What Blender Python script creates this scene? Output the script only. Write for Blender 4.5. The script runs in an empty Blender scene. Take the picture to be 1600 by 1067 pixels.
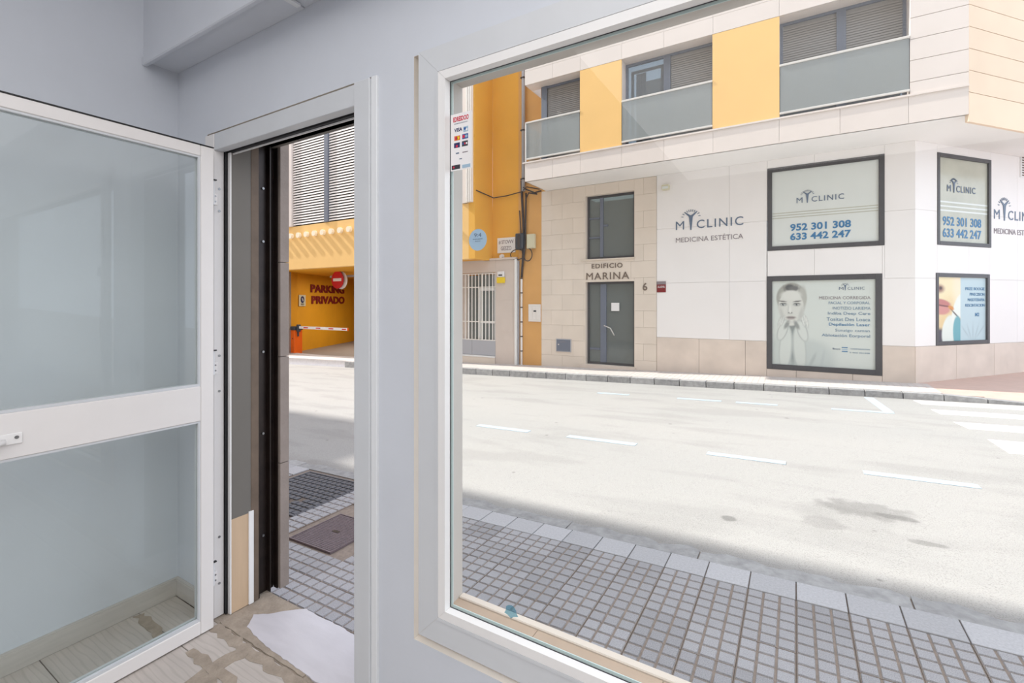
import bpy, bmesh, math, random
import numpy as np
from mathutils import Vector, Matrix
random.seed(7)
SC = bpy.context.scene
COL = SC.collection

# ------------------------------------------------------------------ camera
cam_d = bpy.data.cameras.new('camera'); cam = bpy.data.objects.new('camera', cam_d); COL.objects.link(cam)
cam.location = (0, 0, 1.42)
cam.rotation_euler = (math.pi/2, 0, math.radians(31.067))
cam_d.sensor_width = 36.0; cam_d.lens = 36.0*735.0/1600.0
cam_d.shift_y = -60.5/1600.0
cam_d.clip_start = 0.02; cam_d.clip_end = 300
SC.camera = cam

# ------------------------------------------------------------------ world, sun, added fill lights, exposure
W = bpy.data.worlds.new('sky'); SC.world = W; W.use_nodes = True
bgn = W.node_tree.nodes['Background']
bgn.inputs[0].default_value = (0.86, 0.93, 1.06, 1); bgn.inputs[1].default_value = 2.0
sun_d = bpy.data.lights.new('sun', 'SUN'); sun_d.energy = 6.2; sun_d.angle = math.radians(0.6); sun_d.color = (1.0, 0.95, 0.87)
sun = bpy.data.objects.new('sun', sun_d); COL.objects.link(sun)
SUNDIR = Vector((1.0, 0.120, -0.87)).normalized()
sun.rotation_euler = SUNDIR.to_track_quat('-Z', 'Y').to_euler()
def area(name, loc, sx, sy, power, col=(1, 1, 1), rot=(0, 0, 0)):
    d = bpy.data.lights.new(name, 'AREA'); d.shape = 'RECTANGLE'; d.size = sx; d.size_y = sy; d.energy = power; d.color = col
    o = bpy.data.objects.new(name, d); COL.objects.link(o); o.location = loc; o.rotation_euler = rot
    return o
area('interior_fill', (1.0, -1.9, 3.15), 4.6, 5.6, 164, (1.0, 0.98, 0.965))       # added overhead fill to brighten the shop, no real fixture
area('garage_fill', (-14.5, 14.5, 2.5), 4.0, 4.0, 180, (1.0, 0.95, 0.85))  # unseen fill added to lift the dark car park interior
vs = SC.view_settings
vs.view_transform = 'Standard'; vs.look = 'None'; vs.gamma = 1.0; vs.use_curve_mapping = False; vs.exposure = 0.0

# ------------------------------------------------------------------ materials
def srgb(r, g, b):
    f = lambda v: (v/255/12.92) if v/255 <= .04045 else ((v/255+.055)/1.055)**2.4
    return (f(r), f(g), f(b))
MATS = {}
def mat(name, col, rough=.6, metal=0.0, nscale=0, namt=0.0, col2=None, bump=0.0, bscale=60, spec=.5, objrand=0.0, stretch=None):
    if name in MATS: return MATS[name]
    m = bpy.data.materials.new(name); m.use_nodes = True; nt = m.node_tree; N = nt.nodes; L = nt.links
    b = N['Principled BSDF']; b.inputs['Roughness'].default_value = rough; b.inputs['Metallic'].default_value = metal
    b.inputs['Specular IOR Level'].default_value = spec
    b.inputs['Base Color'].default_value = (*col, 1)
    tc = N.new('ShaderNodeTexCoord'); src = tc.outputs['Object']
    if stretch:
        mp = N.new('ShaderNodeMapping'); mp.inputs['Scale'].default_value = stretch; L.new(src, mp.inputs[0]); src = mp.outputs[0]
    out = None
    if nscale and namt:
        n = N.new('ShaderNodeTexNoise'); n.inputs['Scale'].default_value = nscale; n.inputs['Detail'].default_value = 6; n.inputs['Roughness'].default_value = .6
        L.new(src, n.inputs['Vector'])
        r = N.new('ShaderNodeValToRGB'); r.color_ramp.elements[0].position = .3; r.color_ramp.elements[1].position = .7
        c2 = col2 if col2 else tuple(c*(1-namt) for c in col)
        r.color_ramp.elements[0].color = (*c2, 1); r.color_ramp.elements[1].color = (*col, 1)
        L.new(n.outputs['Fac'], r.inputs[0]); out = r.outputs[0]
    if objrand:
        oi = N.new('ShaderNodeObjectInfo'); mr = N.new('ShaderNodeMapRange'); mr.inputs['To Min'].default_value = 1-objrand; mr.inputs['To Max'].default_value = 1+objrand*.5
        L.new(oi.outputs['Random'], mr.inputs['Value'])
        mx = N.new('ShaderNodeVectorMath'); mx.operation = 'SCALE'
        if out: L.new(out, mx.inputs[0])
        else: mx.inputs[0].default_value = col
        L.new(mr.outputs[0], mx.inputs['Scale']); out = mx.outputs[0]
    if out: L.new(out, b.inputs['Base Color'])
    if bump:
        n2 = N.new('ShaderNodeTexNoise'); n2.inputs['Scale'].default_value = bscale; n2.inputs['Detail'].default_value = 5; L.new(src, n2.inputs['Vector'])
        bp = N.new('ShaderNodeBump'); bp.inputs['Strength'].default_value = bump; bp.inputs['Distance'].default_value = .01
        L.new(n2.outputs['Fac'], bp.inputs['Height']); L.new(bp.outputs[0], b.inputs['Normal'])
    MATS[name] = m; return m
def glassmat(name, tint=(1, 1, 1), ior=1.45, rough=0.0, haze=0.0, hazecol=(.8, .8, .8)):
    m = bpy.data.materials.new(name); m.use_nodes = True; nt = m.node_tree; N = nt.nodes; L = nt.links
    for n in list(N): N.remove(n)
    o = N.new('ShaderNodeOutputMaterial'); t = N.new('ShaderNodeBsdfTransparent'); t.inputs[0].default_value = (*tint, 1)
    g = N.new('ShaderNodeBsdfGlossy'); g.inputs['Roughness'].default_value = rough
    # Schlick reflectance, the same from both sides of the sheet
    ge = N.new('ShaderNodeNewGeometry'); dt = N.new('ShaderNodeVectorMath'); dt.operation = 'DOT_PRODUCT'
    L.new(ge.outputs['Normal'], dt.inputs[0]); L.new(ge.outputs['Incoming'], dt.inputs[1])
    def mth(op, a, b=None):
        q = N.new('ShaderNodeMath'); q.operation = op
        for k, v in enumerate((a, b)):
            if v is None: continue
            if isinstance(v, (int, float)): q.inputs[k].default_value = v
            else: L.new(v, q.inputs[k])
        return q.outputs[0]
    F0 = ((ior-1)/(ior+1))**2
    c5 = mth('POWER', mth('SUBTRACT', 1.0, mth('ABSOLUTE', dt.outputs['Value'])), 5.0)
    frv = mth('ADD', mth('MULTIPLY', c5, 1-F0), F0)
    mx = N.new('ShaderNodeMixShader'); L.new(frv, mx.inputs[0])
    base = t.outputs[0]
    if haze:
        d = N.new('ShaderNodeBsdfDiffuse'); d.inputs[0].default_value = (*hazecol, 1)
        m2 = N.new('ShaderNodeMixShader'); m2.inputs[0].default_value = haze; L.new(t.outputs[0], m2.inputs[1]); L.new(d.outputs[0], m2.inputs[2]); base = m2.outputs[0]
    L.new(base, mx.inputs[1]); L.new(g.outputs[0], mx.inputs[2]); L.new(mx.outputs[0], o.inputs[0])
    MATS[name] = m; return m
def attrmat(name, rough=.5):
    m = bpy.data.materials.new(name); m.use_nodes = True; N = m.node_tree.nodes
    a = N.new('ShaderNodeVertexColor'); a.layer_name = 'print'
    m.node_tree.links.new(a.outputs[0], N['Principled BSDF'].inputs['Base Color']); N['Principled BSDF'].inputs['Roughness'].default_value = rough
    return m

M_wall = mat('painted wall', (.64, .67, .725), .55, nscale=2.5, namt=.05, bump=.08, bscale=25)
M_ceil = mat('ceiling paint', (.78, .79, .80), .7, nscale=3, namt=.03)
M_alu = mat('white lacquered aluminium', (.80, .775, .76), .35, nscale=8, namt=.03)
M_alu2 = mat('white frame paint', (.76, .78, .80), .35, nscale=6, namt=.03)
M_case = mat('grey white casing', (.63, .65, .675), .4, nscale=6, namt=.04)
M_bead = mat('white glazing bead', (.84, .83, .82), .35, nscale=6, namt=.03)
M_black = mat('black rubber gasket', (.012, .012, .014), .5, nscale=30, namt=.3)
M_grey = mat('grey lining panel', srgb(112, 108, 102), .6, nscale=3, namt=.08)
M_brown = mat('brown weathered metal', srgb(112, 96, 82), .6, nscale=12, namt=.25)
M_rail = mat('dark bronze guide rail', srgb(52, 42, 38), .35, .4, nscale=14, namt=.5)
M_post = mat('taupe stone post', srgb(150, 138, 130), .7, nscale=9, namt=.18, bump=.2)
M_ply = mat('bare wood lining', srgb(205, 178, 148), .65, nscale=3, namt=.1, stretch=(9, 9, 1))
M_base = mat('pale wood effect skirting', srgb(196, 190, 184), .5, nscale=5, namt=.15, stretch=(3, 1, 8))
M_marble = mat('white marble', srgb(205, 201, 206), .35, nscale=4, namt=.12, stretch=(1, 4, 1), bump=.05)
M_cement = mat('cement mortar', srgb(172, 158, 143), .9, nscale=18, namt=.3, bump=.5, bscale=70)
M_steel = mat('screw steel', (.3, .3, .3), .3, .9, nscale=40, namt=.2)
M_reveal = mat('pale taupe reveal', srgb(205, 198, 190), .7, nscale=4, namt=.08)
M_sill = mat('dusty brown sill', srgb(196, 172, 150), .8, nscale=7, namt=.15)
M_glass = glassmat('shop window glass', (.985, .995, .99), ior=1.33)
M_gedge = mat('green glass edge', srgb(215, 232, 232), .2, nscale=5, namt=.05)
M_dglass = glassmat('door glass', (.965, .985, .972), ior=1.4)
M_granite = mat('speckled grey cell', (.475, .465, .49), .75, nscale=260, namt=.5, objrand=.16, bump=.3, bscale=200)
M_slab = mat('smooth grey slab', (.51, .505, .53), .7, nscale=90, namt=.22, objrand=.14, bump=.15, bscale=120)
M_joint = mat('sandy joint mortar', srgb(150, 136, 126), .95, nscale=40, namt=.3)
M_kerb = mat('worn granite kerb', (.42, .415, .42), .8, nscale=14, namt=.35, objrand=.15, bump=.6, bscale=30)
M_iron = mat('cast iron grating', srgb(98, 100, 108), .55, .3, nscale=60, namt=.3)
M_iron2 = mat('rusty cast iron lid', srgb(122, 108, 112), .6, .2, nscale=25, namt=.25)
M_white = mat('white facade render', (.90, .865, .845), .75, nscale=1.6, namt=.035, objrand=.015)
M_stone = mat('cream limestone', srgb(230, 217, 203), .7, nscale=2.2, namt=.08, objrand=.035, bump=.05)
M_plinth = mat('stained cream plinth', srgb(230, 215, 202), .75, nscale=1.8, namt=.17, objrand=.04)
M_clad = mat('pale cladding panel', srgb(228, 217, 210), .6, nscale=1.5, namt=.05, objrand=.02)
M_clad2 = mat('sandy cladding panel', srgb(232, 205, 176), .6, nscale=1.3, namt=.10, objrand=.03)
M_soff = mat('soffit render', (.88, .86, .84), .8, nscale=1.5, namt=.03)
M_yel = mat('ochre render', srgb(238, 178, 72), .8, nscale=1.2, namt=.10, bump=.05)
M_yel2 = mat('pale ochre panel', srgb(246, 200, 128), .75, nscale=1.2, namt=.06)
M_yeld = mat('deep ochre garage wall', srgb(228, 160, 20), .7, nscale=1.0, namt=.12)
M_orng = mat('orange render strip', srgb(222, 168, 100), .8, nscale=1.5, namt=.12)
M_frame = mat('grey blue window frame', srgb(112, 118, 132), .45, nscale=5, namt=.06)
M_dark = mat('dark anthracite frame', srgb(78, 76, 78), .5, nscale=6, namt=.12)
M_blind = mat('grey roller shutter', srgb(150, 146, 143), .6, nscale=5, namt=.05)
M_slat = mat('white louvre slat', srgb(246, 238, 232), .5, nscale=5, namt=.03)
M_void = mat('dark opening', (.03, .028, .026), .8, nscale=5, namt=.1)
M_chrome = mat('pale metal rail', srgb(222, 218, 214), .35, .2, nscale=9, namt=.05)
M_fg = glassmat('balustrade glass', (.8, .83, .84), ior=1.5, rough=.02, haze=.42, hazecol=(.52, .55, .55))
M_tg = glassmat('tinted entrance glass', (.42, .47, .45), ior=1.6, rough=.0, haze=.45, hazecol=(.32, .35, .34))
M_wg = glassmat('upper window glass', (.45, .5, .53), ior=1.6, rough=.0, haze=.3, hazecol=(.36, .39, .43))
M_frost = mat('frosted poster pane', srgb(222, 226, 222), .18, nscale=1.5, namt=.04)
M_frost2 = mat('greenish see-through pane', srgb(196, 196, 180), .18, nscale=1.5, namt=.22)
M_blue = mat('blue lettering', srgb(60, 122, 168), .5, nscale=9, namt=.05)
M_slate = mat('slate blue lettering', srgb(100, 116, 138), .5, nscale=9, namt=.05)
M_gryl = mat('grey lettering', srgb(140, 130, 134), .5, nscale=9, namt=.05)
M_brz = mat('bronze lettering', srgb(120, 104, 92), .5, nscale=9, namt=.08)
M_red = mat('dark red lettering', srgb(128, 20, 20), .6, nscale=9, namt=.08)
M_lobby = mat('lobby wall', (.5, .5, .47), .8, nscale=2, namt=.1)
M_paper = mat('white paper', srgb(236, 234, 234), .6, nscale=9, namt=.02)
M_orange = mat('orange enamel', srgb(240, 104, 16), .4, nscale=7, namt=.08)
M_signred = mat('sign red', srgb(205, 14, 22), .45, nscale=7, namt=.05)
M_cable = mat('dark cable', srgb(70, 60, 56), .7, nscale=30, namt=.2)
M_box = mat('beige plastic', srgb(214, 208, 180), .5, nscale=9, namt=.06)
M_dbox = mat('charcoal plastic', srgb(62, 66, 74), .5, nscale=9, namt=.1)
M_wbox = mat('white enclosure', srgb(232, 226, 220), .5, nscale=9, namt=.04)
M_gate = mat('beige gate paint', srgb(214, 200, 190), .55, nscale=4, namt=.06)
M_bar = mat('white bar paint', srgb(244, 238, 232), .5, nscale=4, namt=.03)
M_gpan = mat('grey gate panel', srgb(176, 176, 182), .5, nscale=4, namt=.05)
M_pink = mat('pink paving', srgb(205, 176, 164), .8, nscale=6, namt=.12, bump=.2)
M_farp = mat('far paving', srgb(204, 196, 192), .8, nscale=10, namt=.15, bump=.3)
M_zebra = mat('white road paint', (.92, .92, .89), .7, nscale=7, namt=.04)
M_bpaint = mat('worn blue road paint', srgb(180, 196, 210), .8, nscale=9, namt=.12)
M_yline = mat('pale yellow enamel', srgb(240, 205, 30), .5, nscale=9, namt=.04)
M_dk = mat('black print', (.03, .03, .04), .5, nscale=9, namt=.1)
M_rtxt = mat('red print', srgb(205, 40, 70), .5, nscale=9, namt=.05)
M_ortx = mat('orange print', srgb(224, 110, 30), .5, nscale=9, namt=.05)
M_bltx = mat('blue print', srgb(30, 80, 150), .5, nscale=9, namt=.05)
M_nvy = mat('navy print', srgb(30, 36, 90), .5, nscale=9, namt=.05)
M_lblue = mat('pale blue sticker', srgb(160, 186, 206), .5, nscale=9, namt=.03)
M_tube = mat('cream ceramic tube', srgb(255, 240, 214), .5, nscale=9, namt=.03)
M_own = mat('own facade stone', srgb(214, 204, 190), .8, nscale=3, namt=.1)
M_print = attrmat('colour print')

def asphalt():
    m = bpy.data.materials.new('sunlit asphalt'); m.use_nodes = True; nt = m.node_tree; N = nt.nodes; L = nt.links
    b = N['Principled BSDF']; b.inputs['Roughness'].default_value = .9; b.inputs['Specular IOR Level'].default_value = .2
    tc = N.new('ShaderNodeTexCoord')
    def noise(s, det=5, st=None):
        n = N.new('ShaderNodeTexNoise'); n.inputs['Scale'].default_value = s; n.inputs['Detail'].default_value = det
        if st:
            mp = N.new('ShaderNodeMapping'); mp.inputs['Scale'].default_value = st; L.new(tc.outputs['Object'], mp.inputs[0]); L.new(mp.outputs[0], n.inputs['Vector'])
        else: L.new(tc.outputs['Object'], n.inputs['Vector'])
        return n.outputs['Fac']
    def ramp(src, p0, p1, c0, c1):
        r = N.new('ShaderNodeValToRGB'); r.color_ramp.elements[0].position = p0; r.color_ramp.elements[1].position = p1
        r.color_ramp.elements[0].color = (*c0, 1); r.color_ramp.elements[1].color = (*c1, 1); L.new(src, r.inputs[0]); return r.outputs[0]
    def mul(a, c, f=1.0):
        x = N.new('ShaderNodeMix'); x.data_type = 'RGBA'; x.blend_type = 'MULTIPLY'; x.inputs[0].default_value = f
        L.new(a, x.inputs[6]); L.new(c, x.inputs[7]); return x.outputs[2]
    g = lambda v: (v, v, v)
    base = ramp(noise(.6, 4, (.25, 1, 1)), .3, .7, (.385, .377, .368), (.42, .405, .392))
    speck = ramp(noise(150, 2), .32, .5, g(.72), g(1))
    out = mul(base, speck)
    out = mul(out, ramp(noise(2.4, 6, (.35, 1.3, 1)), .36, .5, g(.9), g(1)))
    # scattered oil spots
    v = N.new('ShaderNodeTexVoronoi'); v.inputs['Scale'].default_value = 3.2; L.new(tc.outputs['Object'], v.inputs['Vector'])
    ad = N.new('ShaderNodeMath'); ad.operation = 'ADD'; L.new(v.outputs['Distance'], ad.inputs[0])
    sc = N.new('ShaderNodeMath'); sc.operation = 'MULTIPLY'; sc.inputs[1].default_value = .35
    L.new(noise(1.1, 2), sc.inputs[0]); L.new(sc.outputs[0], ad.inputs[1])
    out = mul(out, ramp(ad.outputs[0], .185, .225, g(.66), g(1)))
    # one repaired, oily patch
    for (cx, cy, rx, ry, k) in ((.45, 4.35, .28, .17, .74), (.62, 4.28, .13, .05, .75), (.16, 3.95, .12, .14, .85), (-.41, 3.72, .055, .05, .62), (.72, 3.9, .1, .04, .72), (.3, 4.15, .35, .25, .92)):
        mp = N.new('ShaderNodeMapping'); mp.inputs['Location'].default_value = (-cx/rx, -cy/ry, 0); mp.inputs['Scale'].default_value = (1/rx, 1/ry, 0)
        L.new(tc.outputs['Object'], mp.inputs[0])
        ln = N.new('ShaderNodeVectorMath'); ln.operation = 'LENGTH'; L.new(mp.outputs[0], ln.inputs[0])
        n = N.new('ShaderNodeMath'); n.operation = 'MULTIPLY_ADD'; L.new(noise(9, 5), n.inputs[0]); n.inputs[1].default_value = 1.4; L.new(ln.outputs['Value'], n.inputs[2])
        out = mul(out, ramp(n.outputs[0], .0, 1.0, g(k), g(1)))
        N[-1] if False else None
        r = [q for q in N if q.type == 'VALTORGB'][-1]
        mr = N.new('ShaderNodeMapRange'); mr.inputs['From Min'].default_value = 1.45; mr.inputs['From Max'].default_value = 1.85
        L.new(n.outputs[0], mr.inputs[0]); L.new(mr.outputs[0], r.inputs[0])
    # darker towards the near kerb, with an uneven edge
    sx = N.new('ShaderNodeSeparateXYZ'); L.new(tc.outputs['Object'], sx.inputs[0])
    n = N.new('ShaderNodeMath'); n.operation = 'MULTIPLY_ADD'; L.new(noise(7, 6), n.inputs[0]); n.inputs[1].default_value = .25; L.new(sx.outputs['Y'], n.inputs[2])
    mr = N.new('ShaderNodeMapRange'); mr.inputs['From Min'].default_value = 3.05; mr.inputs['From Max'].default_value = 3.45; L.new(n.outputs[0], mr.inputs[0])
    out = mul(out, ramp(mr.outputs[0], 0, 1, (.74, .72, .70), g(1)))
    L.new(out, b.inputs['Base Color'])
    bp = N.new('ShaderNodeBump'); bp.inputs['Strength'].default_value = .5; bp.inputs['Distance'].default_value = .006
    L.new(noise(120, 3), bp.inputs['Height']); L.new(bp.outputs[0], b.inputs['Normal'])
    return m
M_asph = asphalt()

def plankmat():
    m = mat('worn wood effect plank', srgb(196, 187, 180), .5, nscale=3, namt=.16, objrand=.04, stretch=(1.2, 9, 1), bump=.05, bscale=12)
    nt = m.node_tree; N = nt.nodes; L = nt.links; b = N['Principled BSDF']
    src = b.inputs['Base Color'].links[0].from_socket
    tc = [n for n in N if n.type == 'TEX_COORD'][0]
    w = N.new('ShaderNodeTexWave'); w.inputs['Scale'].default_value = 5; w.inputs['Distortion'].default_value = 9; w.inputs['Detail'].default_value = 2; w.bands_direction = 'Y'
    mp = N.new('ShaderNodeMapping'); mp.inputs['Scale'].default_value = (.5, 3, 1); L.new(tc.outputs['Object'], mp.inputs[0]); L.new(mp.outputs[0], w.inputs['Vector'])
    r = N.new('ShaderNodeValToRGB'); r.color_ramp.elements[0].position = .0; r.color_ramp.elements[0].color = (.88, .88, .87, 1); r.color_ramp.elements[1].position = .25; r.color_ramp.elements[1].color = (1, 1, 1, 1)
    L.new(w.outputs['Fac'], r.inputs[0])
    x = N.new('ShaderNodeMix'); x.data_type = 'RGBA'; x.blend_type = 'MULTIPLY'; x.inputs[0].default_value = 1
    L.new(src, x.inputs[6]); L.new(r.outputs[0], x.inputs[7]); L.new(x.outputs[2], b.inputs['Base Color'])
    return m
M_plank = plankmat()

# ------------------------------------------------------------------ mesh helpers
class MB:
    """collects shapes in one bmesh"""
    def __init__(s): s.bm = bmesh.new()
    def box(s, x0, x1, y0, y1, z0, z1, mi=0, bev=0):
        vs = [s.bm.verts.new(p) for p in ((x0, y0, z0), (x1, y0, z0), (x1, y1, z0), (x0, y1, z0), (x0, y0, z1), (x1, y0, z1), (x1, y1, z1), (x0, y1, z1))]
        fs = [s.bm.faces.new([vs[i] for i in q]) for q in ((3, 2, 1, 0), (4, 5, 6, 7), (0, 1, 5, 4), (1, 2, 6, 5), (2, 3, 7, 6), (3, 0, 4, 7))]
        for f in fs: f.material_index = mi
        if bev:
            es = list({e for f in fs for e in f.edges})
            r = bmesh.ops.bevel(s.bm, geom=es, offset=bev, segments=1, affect='EDGES')
            for f in r['faces']: f.material_index = mi
        return s
    def prism(s, pts, axis, a, b, mi=0):
        """extrude 2D polygon along axis: 'y': pts are (x,z); 'z': (x,y); 'x': (y,z)"""
        def P(p, t):
            return {'y': (p[0], t, p[1]), 'z': (p[0], p[1], t), 'x': (t, p[0], p[1])}[axis]
        A = [s.bm.verts.new(P(p, a)) for p in pts]; B = [s.bm.verts.new(P(p, b)) for p in pts]; n = len(pts)
        fs = [s.bm.faces.new(A), s.bm.faces.new(B[::-1])]
        for i in range(n): fs.append(s.bm.faces.new((A[i], B[i], B[(i+1) % n], A[(i+1) % n])))
        for f in fs: f.material_index = mi
        return s
    def cyl(s, p0, p1, r, seg=12, r2=None, mi=0):
        p0 = Vector(p0); p1 = Vector(p1); d = (p1-p0).normalized(); u = d.orthogonal().normalized(); v = d.cross(u)
        r2 = r if r2 is None else r2
        A = [s.bm.verts.new(p0+(u*math.cos(2*math.pi*i/seg)+v*math.sin(2*math.pi*i/seg))*r) for i in range(seg)]
        B = [s.bm.verts.new(p1+(u*math.cos(2*math.pi*i/seg)+v*math.sin(2*math.pi*i/seg))*r2) for i in range(seg)]
        fs = [s.bm.faces.new(A[::-1]), s.bm.faces.new(B)]
        for i in range(seg): fs.append(s.bm.faces.new((A[i], A[(i+1) % seg], B[(i+1) % seg], B[i])))
        for f in fs: f.material_index = mi
        return s
    def tube(s, pts, r, seg=8):
        pts = [Vector(p) for p in pts]; rings = []
        for i, p in enumerate(pts):
            d = (pts[min(i+1, len(pts)-1)]-pts[max(i-1, 0)]).normalized()
            u = d.cross(Vector((.13, .97, .21))).normalized(); v = d.cross(u)
            rings.append([s.bm.verts.new(p+(u*math.cos(2*math.pi*k/seg)+v*math.sin(2*math.pi*k/seg))*r) for k in range(seg)])
        for a, b in zip(rings, rings[1:]):
            for k in range(seg): s.bm.faces.new((a[k], a[(k+1) % seg], b[(k+1) % seg], b[k]))
        s.bm.faces.new(rings[0][::-1]); s.bm.faces.new(rings[-1]); return s
    def mesh(s, name, mats):
        bmesh.ops.recalc_face_normals(s.bm, faces=s.bm.faces[:])
        me = bpy.data.meshes.new(name); s.bm.to_mesh(me); s.bm.free()
        for m in (mats if isinstance(mats, (list, tuple)) else [mats]): me.materials.append(m)
        return me
    def obj(s, name, mats, parent=None, loc=None, rotz=None, smooth=False):
        o = bpy.data.objects.new(name, s.mesh(name, mats)); COL.objects.link(o)
        if parent: o.parent = parent
        if loc: o.location = loc
        if rotz is not None: o.rotation_euler = (0, 0, rotz)
        if smooth:
            for p in o.data.polygons: p.use_smooth = True
        return o
def box(name, x0, x1, y0, y1, z0, z1, m, parent=None, bev=0, **k):
    return MB().box(x0, x1, y0, y1, z0, z1, bev=bev).obj(name, m, parent, **k)
def inst(me, name, parent, loc, rz=0):
    o = bpy.data.objects.new(name, me); COL.objects.link(o); o.parent = parent; o.location = loc
    if rz: o.rotation_euler = (0, 0, rz)
    return o
def empty(name, loc=(0, 0, 0), rz=0, parent=None):
    o = bpy.data.objects.new(name, None); COL.objects.link(o); o.location = loc; o.rotation_euler = (0, 0, rz); o.empty_display_size = .1
    if parent: o.parent = parent
    return o
def tag(o, label, cat, group=None):
    o['label'] = label; o['category'] = cat
    if group: o['group'] = group
    return o
def struct(o, label=None, cat=None):
    o['kind'] = 'structure'
    if label: o['label'] = label
    if cat: o['category'] = cat
    return o
def thing(name, label, cat, loc=(0, 0, 0), rz=0, group=None): return tag(empty(name, loc, rz), label, cat, group)

DG = bpy.context.evaluated_depsgraph_get()
def textmesh(body, w, h, depth=.006, bold=0.0, align='L', spacing=1.0):
    """mesh of text: x right, z up, y = 0 at the wall and negative towards the viewer; stretched to w x h"""
    c = bpy.data.curves.new('t', 'FONT'); c.body = body; c.size = 1; c.extrude = .02; c.offset = bold; c.resolution_u = 3; c.space_character = spacing
    o = bpy.data.objects.new('t', c); COL.objects.link(o); bpy.context.view_layer.update()
    dg = bpy.context.evaluated_depsgraph_get()
    me = bpy.data.meshes.new_from_object(o.evaluated_get(dg)); COL.objects.unlink(o); bpy.data.objects.remove(o)
    co = np.empty(len(me.vertices)*3); me.vertices.foreach_get('co', co); co = co.reshape(-1, 3)
    mn = co.min(0); mx = co.max(0)
    x = (co[:, 0]-mn[0])/(mx[0]-mn[0])*w; z = (co[:, 1]-mn[1])/(mx[1]-mn[1])*h
    y = -(co[:, 2]-mn[2])/(mx[2]-mn[2])*depth
    if align == 'R': x -= w
    if align == 'C': x -= w/2
    me.vertices.foreach_set('co', np.stack([x, y, z], 1).ravel()); me.update(); return me
def text(name, body, x, y, z, w, h, m, parent, depth=.006, bold=0.0, align='L', spacing=1.0):
    me = textmesh(body, w, h, depth, bold, align, spacing); me.materials.clear(); me.materials.append(m)
    o = bpy.data.objects.new(name, me); COL.objects.link(o); o.parent = parent; o.location = (x, y, z); return o
def ellipse(cx, cz, a, b, ang=0, n=14):
    ca, sa = math.cos(ang), math.sin(ang)
    return [(cx+a*math.cos(t)*ca-b*math.sin(t)*sa, cz+a*math.cos(t)*sa+b*math.sin(t)*ca) for t in [2*math.pi*i/n for i in range(n)]]

# figure of a standing person with raised arms that replaces the Y of the clinic's name
def figure(x, y, z, h, parent, m, depth=.01):
    mb = MB()
    tw = h*.085
    mb.prism([(-tw*.3, 0), (tw*.3, 0), (tw*1.0, h*.60), (tw*1.2, h*.66), (h*.31, h*.875), (h*.285, h*.905), (tw*.5, h*.735), (0, h*.715), (-tw*.5, h*.735), (-h*.285, h*.905), (-h*.31, h*.875), (-tw*1.2, h*.66), (-tw*1.0, h*.60)], 'y', -depth, 0)
    for a in (8, 30, 62, 76, 90, 104, 118, 150, 172):
        t = math.radians(a); rr = .37 if 55 < a < 125 else .40
        mb.prism(ellipse(math.cos(t)*h*rr, h*.62+math.sin(t)*h*.33, h*.062, h*.017, t, 8), 'y', -depth*.8, 0)
    o = mb.obj('raised_arms_figure', m, parent); o.location = (x, y, z); return o
def logo(x, y, z, w, parent, m, mfig=None, sub=None, subm=None):
    """lettering M, figure, CLINIC; the letters are w wide, base at z"""
    h = w*.135
    text('lettering', 'M', x, y, z, w*.13, h, m, parent)
    figure(x+w*.235, y, z-h*.12, w*.33, parent, mfig or m)
    text('lettering', 'CLINIC', x+w*.325, y, z, w*.675, h, m, parent, bold=.004, spacing=1.2)
    if sub: text('lettering', sub, x, y, z-h*1.55, w, h*.72, subm, parent)

# printed picture as coloured fine grid (flat print)
def printed(name, w, h, nx, nz, fn, parent, loc):
    xs = np.linspace(0, 1, nx+1); zs = np.linspace(0, 1, nz+1); X, Z = np.meshgrid(xs, zs)
    me = bpy.data.meshes.new(name)
    v = np.stack([X.ravel()*w, np.zeros(X.size), Z.ravel()*h], 1)
    idx = np.arange((nx+1)*(nz+1)).reshape(nz+1, nx+1)
    f = np.stack([idx[:-1, :-1].ravel(), idx[:-1, 1:].ravel(), idx[1:, 1:].ravel(), idx[1:, :-1].ravel()], 1)
    me.from_pydata(v.tolist(), [], f.tolist())
    ca = me.color_attributes.new('print', 'FLOAT_COLOR', 'POINT')
    c = fn(X.ravel(), Z.ravel()); c = np.concatenate([c, np.ones((len(c), 1))], 1).astype(np.float32)
    ca.data.foreach_set('color', c.ravel()); me.materials.append(M_print)
    o = bpy.data.objects.new(name, me); COL.objects.link(o); o.parent = parent; o.location = loc; return o
def blob(c, x, z, cx, cz, rx, rz, col, soft=.15, ang=0, k=1.0):
    ca, sa = math.cos(ang), math.sin(ang); dx = x-cx; dz = z-cz
    u = (dx*ca+dz*sa)/rx; v = (-dx*sa+dz*ca)/rz; d = np.sqrt(u*u+v*v)
    a = np.clip((1+soft-d)/(2*soft), 0, 1); a = (a*a*(3-2*a)*k)[:, None]
    return c*(1-a)+np.array(srgb(*col))[None]*a

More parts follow.
